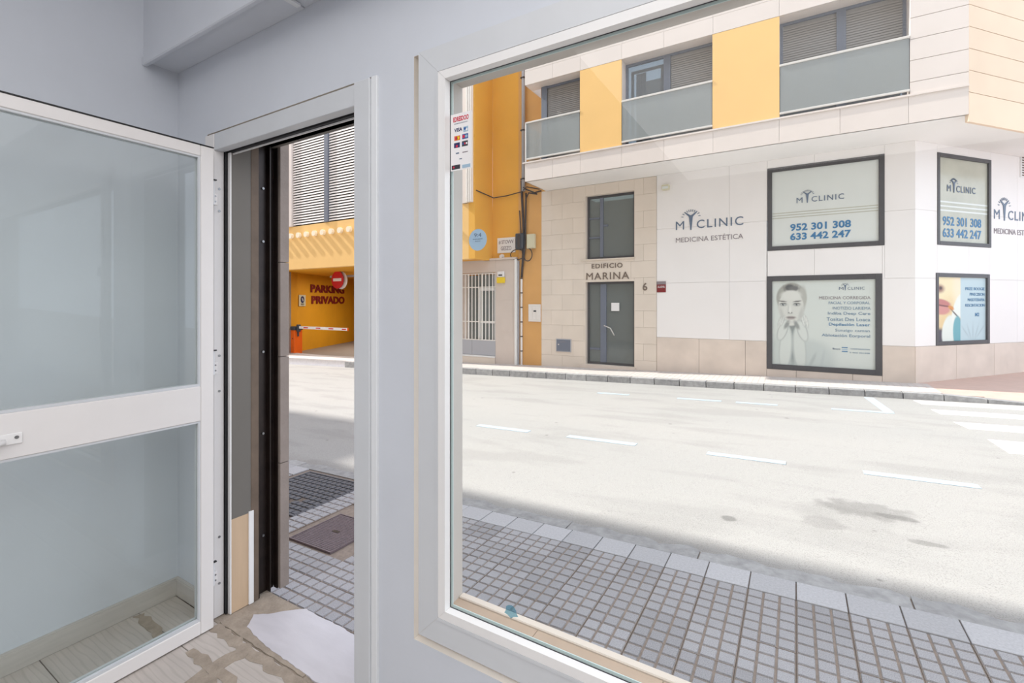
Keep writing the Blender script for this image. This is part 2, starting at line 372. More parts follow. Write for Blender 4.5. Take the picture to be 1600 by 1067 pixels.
def P3(px, py): return ((px-135)/830, 1-(py-140)/715)
def woman(x, z):
    c = np.tile(np.array(srgb(212, 218, 212)), (len(x), 1))
    def B(px, py, rx, ry, col, soft=.15, ang=0, k=1.0):
        nonlocal c
        cx, cz = P3(px, py)
        ang = -math.radians(ang)
        # ellipse in pixel space
        X = x*830+135; Z = 140+(1-z)*715
        ca, sa = math.cos(ang), math.sin(ang); dx = X-px; dz = Z-py
        u = (dx*ca-dz*sa)/rx; v = (dx*sa+dz*ca)/ry; d = np.sqrt(u*u+v*v)
        a = np.clip((1+soft-d)/(2*soft), 0, 1); a = (a*a*(3-2*a)*k)[:, None]
        c = c*(1-a)+np.array(srgb(*col))[None]*a
    B(430, 800, 230, 170, (196, 204, 200), .25); B(230, 800, 160, 190, (200, 208, 203), .25)
    B(300, 285, 128, 128, (158, 158, 150), .07); B(225, 330, 40, 110, (172, 172, 164), .3, -6); B(385, 310, 40, 120, (182, 183, 175), .3, 6)
    for k, (hx, an) in enumerate(((246, -16), (268, -6), (330, 8), (352, 16))): B(hx, 232, 7, 48, (206, 207, 200) if k % 2 else (124, 124, 120), .7, an, .8)
    B(286, 198, 40, 28, (92, 92, 92), .3); B(322, 205, 42, 20, (112, 112, 110), .4)
    B(303, 560, 74, 90, (132, 138, 135), .3); B(312, 700, 30, 150, (150, 158, 156), .5)
    B(297, 366, 108, 142, (214, 215, 208), .05); B(297, 450, 78, 72, (214, 215, 208), .12)                   # face, chin
    B(297, 262, 84, 40, (219, 220, 213), .3)
    B(252, 715, 58, 190, (186, 193, 189), .1, 5); B(250, 715, 47, 190, (212, 218, 212), .15, 5)              # forearms
    B(368, 715, 58, 190, (184, 191, 187), .1, -5); B(371, 715, 47, 190, (210, 216, 210), .15, -5)
    for hx, an in ((226, 20), (392, -20)):
        B(hx, 560, 42, 96, (176, 182, 178), .12, an); B(hx, 560, 34, 90, (214, 219, 213), .15, an)
    for fx, fy, an in ((196, 500, 10), (210, 482, 14), (226, 478, 18), (400, 480, -14), (416, 468, -12), (432, 490, -10)):
        B(fx, fy, 11, 50, (172, 177, 172), .25, an); B(fx, fy, 7.5, 47, (222, 225, 219), .3, an)
    B(262, 512, 16, 40, (150, 154, 151), .5, 30); B(346, 514, 16, 40, (148, 152, 149), .5, -30)
    for ex in (231, 347):
        B(ex, 341, 32, 15, (172, 173, 168), .5); B(ex, 334, 25, 4, (110, 112, 110), .5); B(ex, 342, 24, 9, (148, 152, 150), .25); B(ex, 342, 20, 7, (206, 210, 206), .3); B(ex, 341, 9, 9, (60, 68, 74), .2); B(ex, 335, 25, 3.5, (54, 54, 56), .4); B(ex+3, 338, 2.5, 2.5, (230, 232, 232), .3)
    B(226, 314, 35, 5, (104, 102, 100), .4, 7); B(350, 314, 35, 5, (104, 102, 100), .4, -7)
    B(274, 380, 5, 34, (196, 198, 192), .7, 4); B(290, 385, 9, 36, (226, 227, 221), .6); B(279, 411, 6, 4.5, (104, 106, 104), .5); B(304, 411, 6, 4.5, (104, 106, 104), .5)
    B(291, 418, 20, 5, (186, 188, 182), .6)
    B(297, 447, 40, 7, (160, 152, 149), .35); B(297, 461, 33, 8, (180, 172, 168), .4); B(297, 454, 40, 2.3, (108, 104, 103), .5)
    B(216, 420, 16, 60, (190, 192, 186), .8, -14, .7); B(382, 420, 16, 60, (186, 188, 182), .8, 14, .7)
    B(297, 492, 26, 8, (202, 204, 198), .7, 0, .6)
    B(480, 800, 14, 60, (176, 184, 182), .6, 25, .8); B(560, 790, 12, 70, (186, 194, 192), .7, 12, .7)
    return c
def lips(x, z):
    c = np.tile(np.array(srgb(238, 222, 180)), (len(x), 1))
    def B(*a, **k):
        nonlocal c; c = blob(c, x, z, *a, **k)
    B(.30, .25, .35, .4, (226, 200, 150), .5); B(.44, .85, .12, .3, (244, 226, 196), .6)
    B(.05, .82, .09, .06, (150, 110, 96), .6); B(.07, .83, .03, .025, (70, 48, 44), .5)
    B(.10, .60, .17, .055, (190, 118, 112), .25, ang=-.2); B(.10, .49, .16, .075, (206, 140, 132), .25); B(.12, .555, .2, .012, (120, 62, 62), .5, ang=-.12)
    B(.02, .08, .22, .12, (70, 64, 76), .3)
    B(.24, .16, .14, .25, (226, 232, 224), .12, ang=-.2); B(.42, .5, .1, .25, (232, 236, 228), .15, ang=-.35)
    B(.28, .52, .06, .03, (214, 140, 60), .4, ang=-.4); B(.37, .42, .12, .012, (80, 66, 60), .5, ang=-.7)
    B(.42, .12, .10, .27, (104, 168, 178), .12, ang=.05)
    r = (x > .47)[:, None]; rb = np.tile(np.array(srgb(188, 208, 214)), (len(x), 1))
    for k in range(5):
        rb = blob(rb, x, z, .73+.05*(k-2)*1.6, .14, .012, .12, (172, 192, 198), .8, ang=-(k-2)*.35)
    return np.where(r, rb, c)

# ================================================================== STRUCTURE: the shop
YI, YO, H = 1.127, 1.38, 3.2
XL, XR, YB = -2.585, 3.4, -5.0
DX0, DX1, DZ = -2.31, -1.231, 2.18       # hole for the door frame
WX0, WX1, WZ0, WZ1 = -1.0, 1.75, .39, 2.19
wf = MB()
def wallpiece(mb, x0, x1, z0, z1, y0=YI, y1=YO): mb.box(x0, x1, y0, y1, z0, z1)
wallpiece(wf, XL-.2, DX0, 0, H); wallpiece(wf, DX0, DX1, 2.19, H); wallpiece(wf, DX1, -1.045, 0, H)
wallpiece(wf, -1.045, WX1+.05, 0, .345); wallpiece(wf, -1.045, WX1+.05, 2.207, H); wallpiece(wf, WX1+.05, XR+.2, 0, H)
struct(wf.obj('wall_front', [M_wall, M_own]), 'bluish white wall around the shop door and window', 'wall')
wo = bpy.data.objects['wall_front']
for p in wo.data.polygons:
    if p.center.y > YI+.01: p.material_index = 1
struct(box('wall_left', XL-.15, XL, YB, YI, 0, H, M_wall), 'bluish white side wall behind the open door', 'wall')
struct(box('wall_right', XR, XR+.15, YB, YI, 0, H, M_wall), 'white side wall outside the picture', 'wall')
struct(box('wall_back', XL-.15, XR+.15, YB-.15, YB, 0, H, M_wall), 'white rear wall behind the viewpoint', 'wall')
struct(box('ceiling', XL-.15, XR+.15, YB-.15, YO, H, H+.15, M_ceil), 'white ceiling of the shop', 'ceiling')
fl = struct(box('floor', XL-.15, XR+.15, YB-.15, YI-.01, -.2, -.008, M_cement), 'floor of worn whitish wood-effect planks with mortar in the joints', 'floor')
row = 0; y = 1.112
rows = [(.962, 1.112)] + [(.962-.33*(i+1), .962-.33*i) for i in range(18)]
meshes = {}
for r, (y0, y1) in enumerate(rows):
    x = XL-.1; off = {0: -1.938, 1: -1.30, 2: -1.75}.get(r, -2.4+.37*(r % 4))
    ends = [XL, off] + [off+1.2*k for k in range(1, 7)]
    ends = [e for e in ends if XL <= e < XR] + [XR]
    for a, b in zip(ends, ends[1:]):
        if b-a < .05: continue
        g = .0015
        key = (round(b-a, 3), round(y1-y0, 3))
        if key not in meshes:
            meshes[key] = MB().box(g, b-a-g, g, y1-y0-g, -.008, 0, bev=.0008).mesh('plank', M_plank)
        inst(meshes[key], 'plank', fl, (a, y0, 0))

# plank mortar smears
SMK = [0]
def smear(name, pts, z, m, parent, th=.0015, rough=.012, n=9):
    SMK[0] += 1; th = th*.5+.00045*SMK[0]
    out = []
    for i in range(len(pts)):
        a = Vector(pts[i]); b = Vector(pts[(i+1) % len(pts)]); L = (b-a).length; k = max(1, int(L/.03)); nrm = Vector((-(b-a).y, (b-a).x)).normalized()
        for j in range(k):
            p = a.lerp(b, j/k)+nrm*random.uniform(-rough, rough); out.append((p.x, p.y))
    return MB().prism(out, 'z', z, z+th).obj(name, m, parent)
smear('mortar_smear', [(-2.19, 1.075), (-1.33, 1.06), (-1.33, 1.112), (-2.19, 1.112)], 0, M_cement, fl)
smear('mortar_smear', [(-2.12, .945), (-1.35, .93), (-1.35, .985), (-2.12, .98)], 0, M_cement, fl)
smear('mortar_smear', [(-1.97, .97), (-1.90, .965), (-1.895, 1.09), (-1.965, 1.09)], 0, M_cement, fl)
smear('mortar_smear', [(-2.56, .945), (-2.25, .93), (-2.24, .955), (-2.56, .975)], 0, M_cement, fl)
smear('mortar_smear', [(-1.99, .80), (-1.86, .83), (-1.80, .945), (-1.95, .94)], 0, M_cement, fl, rough=.02)

def baseboard(name, x0, x1, y0, y1):
    o = MB().box(x0, x1, y0, y1, 0, .078, bev=.002)
    o.box(x0, x1, y0, y1, .0785, .086, bev=.001)
    return struct(o.obj(name, M_base), 'pale wood-effect skirting', 'baseboard')
baseboard('baseboard_left', XL, XL+.014, YB, YI)
baseboard('baseboard_front', XL+.014, DX0, YI-.014, YI)
baseboard('baseboard_front', DX1+.03, XR, YI-.016, YI)

# shutter box above the door and window
sb = MB().box(XL, XR, .985, 1.004, 2.535, H); sb.box(XL, XR, .978, 1.0, 2.515, 2.555, bev=.004)
trim1 = struct(sb.obj('trim_1', M_wall), 'white roller shutter box running along the top of the front wall', 'shutter box')
for k, (a, b) in enumerate(((XL, -1.60), (-1.597, -.2), (-.197, 1.3), (1.303, XR))):
    box('soffit_panel', a, b, 1.002, YI, 2.538+.004*(k % 2), 2.55+.004*(k % 2), M_wall, trim1, bev=.001)
box('cover_strip', -1.608, -1.585, 1.004, 1.10, 2.530, 2.5385, M_alu2, trim1)

# ---------------------------------------------------------- door frame and linings
dr = struct(empty('door_2', (0, 0, 0)), 'white frame and weathered lining of the shop doorway', 'door frame')
def fr(name, *a, m=M_alu2, bev=.002): return box(name, *a, m, dr, bev=bev)
jl = fr('jamb', DX0, -2.236, 1.117, 1.162, 0, 2.1795, m=M_alu)
fr('jamb', -1.307, DX1, 1.110, 1.175, 0, 2.18, m=M_case)
fr('jamb_edge', DX1, DX1+.028, 1.117, 1.135, 0, 2.185)
fr('frame_head', -2.236, -1.307, 1.119, 1.150, 2.105, 2.18, m=M_case)
fr('head_stop', -2.236, -1.307, 1.150, 1.163, 2.108, 2.17, m=M_case, bev=.001)
fr('head_stop', -2.236, -1.307, 1.163, 1.170, 2.112, 2.165, m=M_gpan, bev=.001)
fr('gasket', -2.245, -2.2235, 1.163, 1.172, 0, 2.13, m=M_black, bev=0)
fr('gasket', -2.236, -1.30, 1.170, 1.184, 2.104, 2.16, m=M_black, bev=0)
fr('lining_edge', -2.24, -2.2045, 1.1725, 1.178, 0, 2.12, m=M_bead, bev=0)
fr('lining_edge', -2.236, -1.30, 1.184, 1.188, 2.0975, 2.125, m=M_bead, bev=0)
fr('lining_panel', -2.30, -2.205, 1.178, 1.268, .43, 2.19, m=M_grey, bev=0)
fr('wood_lining', -2.30, -2.206, 1.178, 1.262, 0, .432, m=M_ply, bev=0)
fr('white_trim_strip', -2.212, -2.199, 1.256, 1.279, 0, .437, m=M_bead, bev=.001)
fr('metal_lining', -2.30, -2.203, 1.268, 1.305, 0, 2.19, m=M_brown, bev=.001)
# roller shutter guide: channel
g = MB(); g.box(-2.30, -2.206, 1.3052, 1.311, 0, 2.35)
g.box(-2.30, -2.238, 1.3112, 1.365, 0, 2.35); g.box(-2.236, -2.212, 1.366, 1.371, 0, 2.35); g.box(-2.30, -2.238, 1.3652, 1.400, 0, 2.35); g.box(-2.236, -2.206, 1.4005, 1.405, 0, 2.35)
gr = g.obj('shutter_guide_rail', M_rail, dr)
for z in (.28, .78, 1.18, 1.72, 1.98):
    MB().cyl((-2.238, 1.345, z), (-2.231, 1.345, z), .006, 10).obj('rivet', M_steel, gr)
pts = [(.0, .62), (.623, 1.15), (1.153, 1.62), (1.623, 2.45)]
for a, b in pts: fr('stone_post_block', -2.42, -2.190, 1.4065, 1.454, a, b, m=M_post, bev=.0015)
fr('soffit_board', -2.24, -1.25, 1.19, 1.40, 2.19, 2.215, m=M_grey, bev=0)
# right-hand reveal of the doorway (hidden side) closes the wall
fr('lining_panel', -1.30, -1.235, 1.178, 1.38, 0, 2.19, m=M_grey, bev=0)
fr('strike_plate', -1.3095, -1.306, 1.13, 1.15, 1.02, 1.11, m=M_steel, bev=0)
for z in (1.935, 1.835, 1.18, .36, .15, 1.02): MB().cyl((-2.237, 1.141, z), (-2.2335, 1.141, z), .0055, 12).obj('screw', M_steel, dr)
# threshold
th = struct(empty('trim_2'), 'white marble doorstep bedded in sandy mortar', 'doorstep')
box('mortar_bed', -2.32, -1.231, 1.112, 1.372, -.12, -.003, M_cement, th, bev=.004)
def ragged(pts, rough, step=.02):
    out = []
    for i in range(len(pts)):
        a = Vector(pts[i]); b = Vector(pts[(i+1) % len(pts)]); k = max(1, int((b-a).length/step)); nrm = Vector((-(b-a).y, (b-a).x)).normalized()
        for j in range(k):
            p = a.lerp(b, j/k)+nrm*random.uniform(-rough, rough); out.append((p.x, p.y))
    return out
MB().prism(ragged([(-2.055, 1.165), (-2.11, 1.225), (-2.06, 1.262), (-1.975, 1.345), (-1.94, 1.374), (-1.28, 1.374), (-1.28, 1.13), (-1.60, 1.130), (-1.85, 1.140), (-1.98, 1.150)], .0035), 'z', -.03, .003).obj('marble_slab', M_marble, th)
smear('mortar_smear', [(-2.19, 1.12), (-1.60, 1.118), (-1.60, 1.140), (-2.0, 1.160), (-2.09, 1.19), (-2.19, 1.19)], -.002, M_cement, th, th=.0015, rough=.004)

# ---------------------------------------------------------- glazed door leaf, swung inwards
leaf = struct(empty('door_1', (-2.19, 1.085, 0)), 'white aluminium door with two glass panes standing open into the shop', 'door')
def lf(name, y0, y1, z0, z1, x0=-.02, x1=.02, m=M_alu, parent=leaf, bev=.0025):
    return box(name, x0, x1, y0-1.085, y1-1.085, z0, z1, m, parent, bev=bev)
LY0 = .215
lf('stile', 1.033, 1.085, .006, 2.092); lf('stile', LY0, LY0+.052, .006, 2.092)
lf('rail', LY0+.0525, 1.0325, 2.046, 2.092); lf('rail', LY0+.0525, 1.0325, .006, .062)
lf('rail', LY0+.0525, 1.0325, .916, 1.064)
for (z0, z1) in ((.062, .916), (1.064, 2.046)):
    lf('pane', LY0+.047, 1.038, z0-.004, z1+.004, -.003, .003, M_dglass, bev=0)
    b = MB()
    for s in (-1, 1):
        x0, x1 = (.004, .0165) if s > 0 else (-.0165, -.004)
        ya, yb = LY0+.0525-1.085, 1.0325-1.085
        b.box(x0, x1, ya, ya+.008, z0+.0005, z1-.0005); b.box(x0, x1, yb-.008, yb, z0+.0005, z1-.0005)
        b.box(x0, x1, ya+.008, yb-.008, z0+.0005, z0+.011); b.box(x0, x1, ya+.008, yb-.008, z1-.008, z1-.0005)
    b.obj('glazing_bead', M_case, leaf)
lf('gasket', LY0, 1.085, 2.0925, 2.0965, -.012, .022, M_black, bev=0)
hd = lf('door_handle', .28, .492, .962, .998, .0202, .026, M_bead, bev=.002)
MB().cyl((.0262, .478-1.085, .984), (.0275, .478-1.085, .984), .0055, 12).obj('screw', M_steel, hd)
MB().cyl((.026, .43-1.085, .982), (.062, .43-1.085, .980), .010, 12).obj('handle_neck', M_bead, hd)
MB().tube([(.060, .445-1.085, .981), (.064, .40-1.085, .978), (.064, .32-1.085, .972), (.062, .27-1.085, .970)], .0095, 10).obj('lever', M_bead, hd, smooth=True)
for zc in (1.905, 1.155, .225):
    h = MB().cyl((-.012, .0105, zc-.052), (-.012, .0105, zc+.052), .0085, 12).obj('hinge', M_alu2, leaf)
    box('hinge_leaf', -.045, -.0135, .0145, .0325, zc-.05, zc+.0, M_alu, h, bev=.001)
    box('hinge_cap', -.006, .006, .003, .020, zc+.053, zc+.058, M_black, h)
    for dz in (-.012, -.036): MB().cyl((-.0135, .0235, zc+dz), (-.0122, .0235, zc+dz), .004, 10).obj('screw', M_steel, h)

# ---------------------------------------------------------- shop window
win = struct(empty('window_1'), 'large shop window in a white frame', 'window')
def wn(name, *a, m=M_case, bev=.002): return box(name, *a, m, win, bev=bev)
FX0, FX1, FZ0, FZ1 = -.907, 1.62, .487, 2.098       # glass opening
def mitre(name, o, i, y0, y1, m):
    """four mitred frame members between outer rect o and inner rect i = (x0,x1,z0,z1)"""
    (a, b, c, d), (e, f, g_, h_) = o, i; gp = .0006
    MB().prism([(a, c), (e, g_), (e, h_), (a, d)], 'y', y0, y1).obj(name, m, win)
    MB().prism([(b, c), (f, g_), (f, h_), (b, d)], 'y', y0, y1).obj(name, m, win)
    MB().prism([(a+gp, c), (b-gp, c), (f-gp, g_), (e+gp, g_)], 'y', y0, y1).obj(name, m, win)
    MB().prism([(a+gp, d), (b-gp, d), (f-gp, h_), (e+gp, h_)], 'y', y0, y1).obj(name, m, win)
mitre('casing', (-1.014, 1.73, .380, 2.205), (-.943, 1.659, .451, 2.134), 1.114, 1.1265, M_case)
mitre('casing_lip', (-.9425, 1.6585, .4515, 2.1335), (-.934, 1.65, .460, 2.125), 1.111, 1.130, M_case)
mitre('glazing_bead', (-.9335, 1.6495, .4605, 2.1245), (FX0, FX1, FZ0, FZ1), 1.112, 1.137, M_bead)
mitre('gasket', (-.909, 1.622, .485, 2.100), (-.9058, 1.6188, .4882, 2.0968), 1.1372, 1.1395, M_dk)
wn('pane', FX0-.01, FX1+.01, 1.140, 1.146, FZ0-.01, FZ1+.01, m=M_glass, bev=0)
mitre('glass_spacer', (-.912, 1.625, .482, 2.103), (-.903, 1.616, .491, 2.094), 1.1465, 1.149, M_gedge)
wn('reveal_panel', -1.09, -1.043, 1.153, 1.268, .345, 2.207, m=M_reveal, bev=0)
wn('reveal_panel', -1.09, -1.042, 1.27, 1.3785, .345, 2.207, m=M_reveal, bev=0)
wn('reveal_soffit', -1.045, WX1+.05, 1.153, 1.30, 2.2035, 2.23, m=M_reveal, bev=0)
wn('reveal_soffit', -1.045, WX1+.05, 1.302, 1.3785, 2.2035, 2.23, m=M_reveal, bev=0)
for k, (a, b) in enumerate(((-1.043, -.72), (-.718, -.32), (-.318, .25), (.252, 1.0), (1.002, 1.79))):
    wn('sill_stone', a, b, 1.153, 1.356, .30, .354+.0005*(k % 2), m=M_sill, bev=.001)
MB().box(-1.043, 1.79, 1.357, 1.386, .28, .360, bev=.003).obj('sill_edge', M_stone, win)

M_smudge = glassmat('blue film', (.62, .80, .86), ior=1.3, haze=.25, hazecol=(.2, .4, .5))
MB().prism(ragged([(-.712, .535), (-.690, .528), (-.668, .538), (-.672, .556), (-.690, .566), (-.706, .556)], .0025, .008), 'y', 1.1388, 1.1397).obj('blue_film_scrap', M_smudge, win)
# ---------------------------------------------------------- stickers on the pane
st = thing('card_sticker', 'white payment card sticker with rows of card logos on the shop window', 'sticker', (-.905, 1.139, 1.822))
box('backing', 0, .079, -.0008, 0, 0, .172, M_paper, st)
text('lettering', 'EDRESDOO', .010, -.0009, .148, .058, .015, M_rtxt, st, .0003, .03)
text('lettering', 'establecimiento', .014, -.0009, .1405, .05, .004, M_slate, st, .0003)
text('lettering', 'VISA', .014, -.0009, .117, .030, .0115, M_nvy, st, .0003, .03)
def chip(x, z, w, h, m, inner=None):
    o = MB().prism([(x, z), (x+w, z), (x+w, z+h), (x, z+h)], 'y', -.0011, -.00085).obj('card_logo', m, st)
    if inner:
        for (cx, cz, r, mm) in inner: MB().prism(ellipse(x+w*cx, z+h*cz, r, r), 'y', -.0014, -.0011).obj('logo_dot', mm, o)
chip(.048, .112, .018, .016, M_lblue, [(.35, .6, .004, M_bltx), (.7, .4, .0035, M_paper)])
chip(.014, .091, .022, .014, M_ortx, [(.35, .5, .005, M_rtxt), (.65, .5, .005, M_yline)])
chip(.044, .091, .022, .015, M_bltx, [(.25, .5, .005, M_rtxt), (.7, .5, .0045, M_lblue)])
chip(.013, .069, .022, .015, M_nvy, [(.5, .3, .004, M_rtxt)])
chip(.043, .069, .022, .016, M_dbox, [(.2, .5, .003, M_bltx), (.5, .5, .003, M_rtxt), (.8, .5, .003, M_paper)])
chip(.020, .050, .012, .004, M_slate); chip(.045, .050, .020, .003, M_gryl); chip(.033, .032, .010, .003, M_slate)
chip(.004, .004, .032, .013, M_dk, [(.25, .5, .003, M_rtxt)]); chip(.044, .004, .030, .010, M_lblue)
st2 = thing('round_sticker', 'round pale blue sticker on the shop window beside the left frame', 'sticker', (-.804, 1.139, 1.606))
MB().prism(ellipse(0, 0, .032, .032, 0, 32), 'y', -.0008, 0).obj('disc', M_lblue, st2)
text('lettering', '9:4', 0, -.0009, .008, .026, .012, M_slate, st2, .0003, 0, 'C')
text('lettering', 'horario comercial', 0, -.0009, .001, .034, .0035, M_slate, st2, .0003, 0, 'C')
text('lettering', 'abierto', 0, -.0009, -.005, .02, .003, M_slate, st2, .0003, 0, 'C')

# ================================================================== OUTSIDE: near pavement
SL = -math.atan(.035)
pv = bpy.data.objects.new('pavement', MB().box(-12, 9, 1.25, 2.95, -.25, -.012).mesh('pavement', M_joint)); COL.objects.link(pv)
pv.location = (0, 0, -.02); pv.rotation_euler = (0, SL, 0)
struct(pv, 'near pavement of small ribbed grey tiles with a slab row and worn kerb', 'pavement')
TX, TY = .2085, .2005
def tilemesh():
    mb = MB(); mb.box(.0012, TX-.0012, .0012, TY-.0012, -.012, -.005, mi=1)
    cx, cy = TX/3, TY/3
    for i in range(3):
        for j in range(3):
            g = .0048
            a, b, c, d = i*cx+g, (i+1)*cx-g, j*cy+g, (j+1)*cy-g; s = .0022
            lo = [mb.bm.verts.new(p) for p in ((a, c, -.005), (b, c, -.005), (b, d, -.005), (a, d, -.005))]
            hi = [mb.bm.verts.new(p) for p in ((a+s, c+s, 0), (b-s, c+s, 0), (b-s, d-s, 0), (a+s, d-s, 0))]
            mb.bm.faces.new(hi)
            for k in range(4): mb.bm.faces.new((lo[k], lo[(k+1) % 4], hi[(k+1) % 4], hi[k]))
    return mb.mesh('paving_tile', [M_granite, M_joint])
TM = tilemesh()
SLABM = MB().box(.003, TX-.003, .003, .172, -.012, 0, bev=.002).mesh('paving_slab', M_slab)
COV = [(-3.92, -3.10, 2.08, 2.84), (-2.88, -2.39, 1.86, 2.32)]
def hidden(x, y, w, h): return any(x+w*.75 > a and x+w*.25 < b and y+h*.75 > c and y+h*.25 < d for a, b, c, d in COV)
for k in range(-25, 9):
    x = .003+k*TX
    if not hidden(x, 2.665, TX, .17): inst(SLABM, 'paving_slab', pv, (x, 2.665, random.uniform(-.001, .0015)))
    for j in range(1, 8):
        y = 2.665-j*TY
        if hidden(x, y, TX, TY): continue
        if y < 1.2 and not (-2.6 < x < 1): continue
        inst(TM, 'paving_tile', pv, (x, y, random.uniform(-.0012, .0012)))
# kerb stones with ragged road edge
x = -9.0
while x < 4.5:
    L = random.uniform(.75, 1.05); pts = [(x+.004, 2.842), (x+L-.004, 2.842)]
    n = 14
    for i in range(n+1): pts.append((x+L-.004-(L-.008)*i/n, 2.955+random.uniform(-.018, .018)+.012*math.sin(i*1.3)))
    o = MB().prism(pts, 'z', -.2, -.003); 
    top = o.obj('kerb_stone', M_kerb, pv); x += L
# infill round the covers
for a, b, c, d in COV:
    box('mortar_infill', a+.05, b-.05, c+.05, min(d-.0, 2.838)-.02, -.011, -.006, M_joint, pv)
# gridded manhole cover
mc = tag(empty('manhole_cover', (-3.5, 2.45, -.02-.035*3.5)), 'dark gridded service cover in the pavement near the kerb, seen through the doorway', 'manhole cover')
mc.rotation_euler = (0, SL, 0)
f = MB(); w, h = .385, .345
for (a, b, c, d) in ((-w, w, -h, -h+.018), (-w, w, h-.018, h), (-w, -w+.018, -h+.018, h-.018), (w-.018, w, -h+.018, h-.018)): f.box(a, b, c, d, -.01, .003)
f.obj('cover_frame', M_iron, mc)
box('cover_base', -w+.02, w-.02, -h+.02, h-.02, -.01, -.006, M_void, mc)
n1, n2 = 12, 11; cw = (2*w-.044)/n1; ch = (2*h-.044)/n2
cell = MB().box(.006, cw-.006, .006, ch-.006, -.006, .002, bev=.002).mesh('grid_cell', M_iron)
for i in range(n1):
    for j in range(n2):
        if (i, j) in ((8, 3), (7, 2)): continue
        inst(cell, 'grid_cell', mc, (-w+.022+i*cw, -h+.022+j*ch, 0))
mc2 = tag(empty('manhole_cover', (-2.635, 2.09, -.02-.035*2.635)), 'rusty ribbed square lid in the pavement close to the doorstep', 'manhole cover')
mc2.rotation_euler = (0, SL, 0)
f = MB(); w = .205
for (a, b, c, d) in ((-w, w, -w, -w+.009), (-w, w, w-.009, w), (-w, -w+.009, -w+.009, w-.009), (w-.009, w, -w+.009, w-.009)): f.box(a, b, c, d, -.01, .003)
f.obj('cover_frame', M_iron2, mc2)
box('lid', -w+.011, w-.011, -w+.011, w-.011, -.01, -.001, M_iron2, mc2)
rb = MB()
for i in range(24): rb.box(-w+.016, w-.016, -w+.018+i*.0158, -w+.0245+i*.0158, -.001, .0012)
for i in range(24): rb.box(-w+.018+i*.0158, -w+.0215+i*.0158, -w+.018, w-.018, -.001, .0010)
o = rb.obj('lid_ribs', M_iron2, mc2); o['kind'] = 'stuff'
box('lifting_slot', -.03, .03, -.012, .012, .0012, .0022, M_rail, mc2, bev=.0008)

# ================================================================== road
def rz(X, Y):
    zn = -.02+.035*X-.095; zf = -.19+.033*X+ .0
    t = (Y-2.9)/(9.83-2.9); t = max(-.1, min(1.2, t))
    return zn*(1-t)+zf*t + .0
me = bpy.data.meshes.new('road'); vv = []; ff = []
xs = [-60+2.0*i for i in range(52)]; ys = [2.86, 4, 5.5, 7, 8.5, 9.86]
for yy in ys:
    for xx in xs: vv.append((xx, yy, rz(xx, yy)))
n = len(xs)
for j in range(len(ys)-1):
    for i in range(n-1): ff.append((j*n+i, j*n+i+1, (j+1)*n+i+1, (j+1)*n+i))
me.from_pydata(vv, [], ff); me.materials.append(M_asph)
road = bpy.data.objects.new('road', me); COL.objects.link(road); struct(road, 'pale sunlit asphalt street', 'road')
def paint(name, pts, m, th=.004):
    mb = MB(); A = [mb.bm.verts.new((x, y, rz(x, y)+th)) for x, y in pts]; B = [mb.bm.verts.new((x, y, rz(x, y)-.01)) for x, y in pts]; n = len(pts)
    mb.bm.faces.new(A); mb.bm.faces.new(B[::-1])
    for i in range(n): mb.bm.faces.new((A[i], B[i], B[(i+1) % n], A[(i+1) % n]))
    return mb.obj(name, m, road)
for (y0, y1, xl0, xl1) in ((6.62, 7.2, 1.84, 1.83), (7.72, 8.1, 1.80, 1.74), (8.62, 8.95, 1.72, 1.68), (9.38, 9.72, 1.66, 1.61), (5.55, 6.1, 1.87, 1.86)):
    paint('crossing_stripe', [(xl0, y0), (6, y0), (6, y1), (xl1, y1)], M_zebra)
for (a, b) in ((-3.75, -2.94), (-2.40, -1.55), (-.80, -.08), (.53, 1.30), (-5.2, -4.4)):
    paint('parking_line', [(a, 5.26), (b, 5.25), (b, 5.36), (a, 5.37)], M_bpaint)
for (a, b) in ((-1.75, -1.05), (-.83, -.24), (.46, 1.19), (-3.2, -2.6)):
    paint('parking_line', [(a, 8.40), (b, 8.40), (b, 8.50), (a, 8.50)], M_bpaint)
paint('parking_line', [(1.08, 8.5), (1.20, 8.5), (1.10, 9.75), (.98, 9.75)], M_bpaint)

# ================================================================== far pavement
def fz(X): return -.08+.027*X
FS = -math.atan(.027)
fp = bpy.data.objects.new('pavement', MB().box(-60, 1.75, 9.99, 11.02, -.3, 0).mesh('pavement', M_farp)); COL.objects.link(fp)
fp.location = (0, 0, -.08); fp.rotation_euler = (0, FS, 0)
struct(fp, 'far pavement along the opposite buildings, sunlit beside its kerb', 'pavement')
# row of small far tiles as real relief strips
tile = MB()
for i in range(150):
    for j in range(5):
        if i < 124: tile.box(-11+i*.105, -11+i*.105+.097, 10.0+j*.20, 10.0+j*.20+.19, 0, .003)
o = tile.obj('small_tiles', M_farp, fp); o['kind'] = 'stuff'
box('pink_paving', 1.752, 12, 10.5, 26, -.3, .001, M_pink, fp)
MB().prism([(9.99, -.3), (10.499, -.3), (10.499, 0), (9.99, -.062)], 'x', 2.502, 12).obj('ramp_paving', M_pink, fp)
MB().prism([(9.99, -.3), (10.499, -.3), (10.499, 0), (9.99, -.02)], 'x', 2.002, 2.5).obj('ramp_paving', M_pink, fp)
MB().prism([(9.99, -.3), (10.499, -.3), (10.499, 0), (9.99, .001)], 'x', 1.7505, 2.0).obj('ramp_paving', M_pink, fp)
x = -12.0; 
while x < 1.4:
    L = .5
    MB().box(x+.006, x+L-.006, 9.83, 9.988, -.3, .002, bev=.006).obj('kerb_stone', M_kerb, fp); x += L
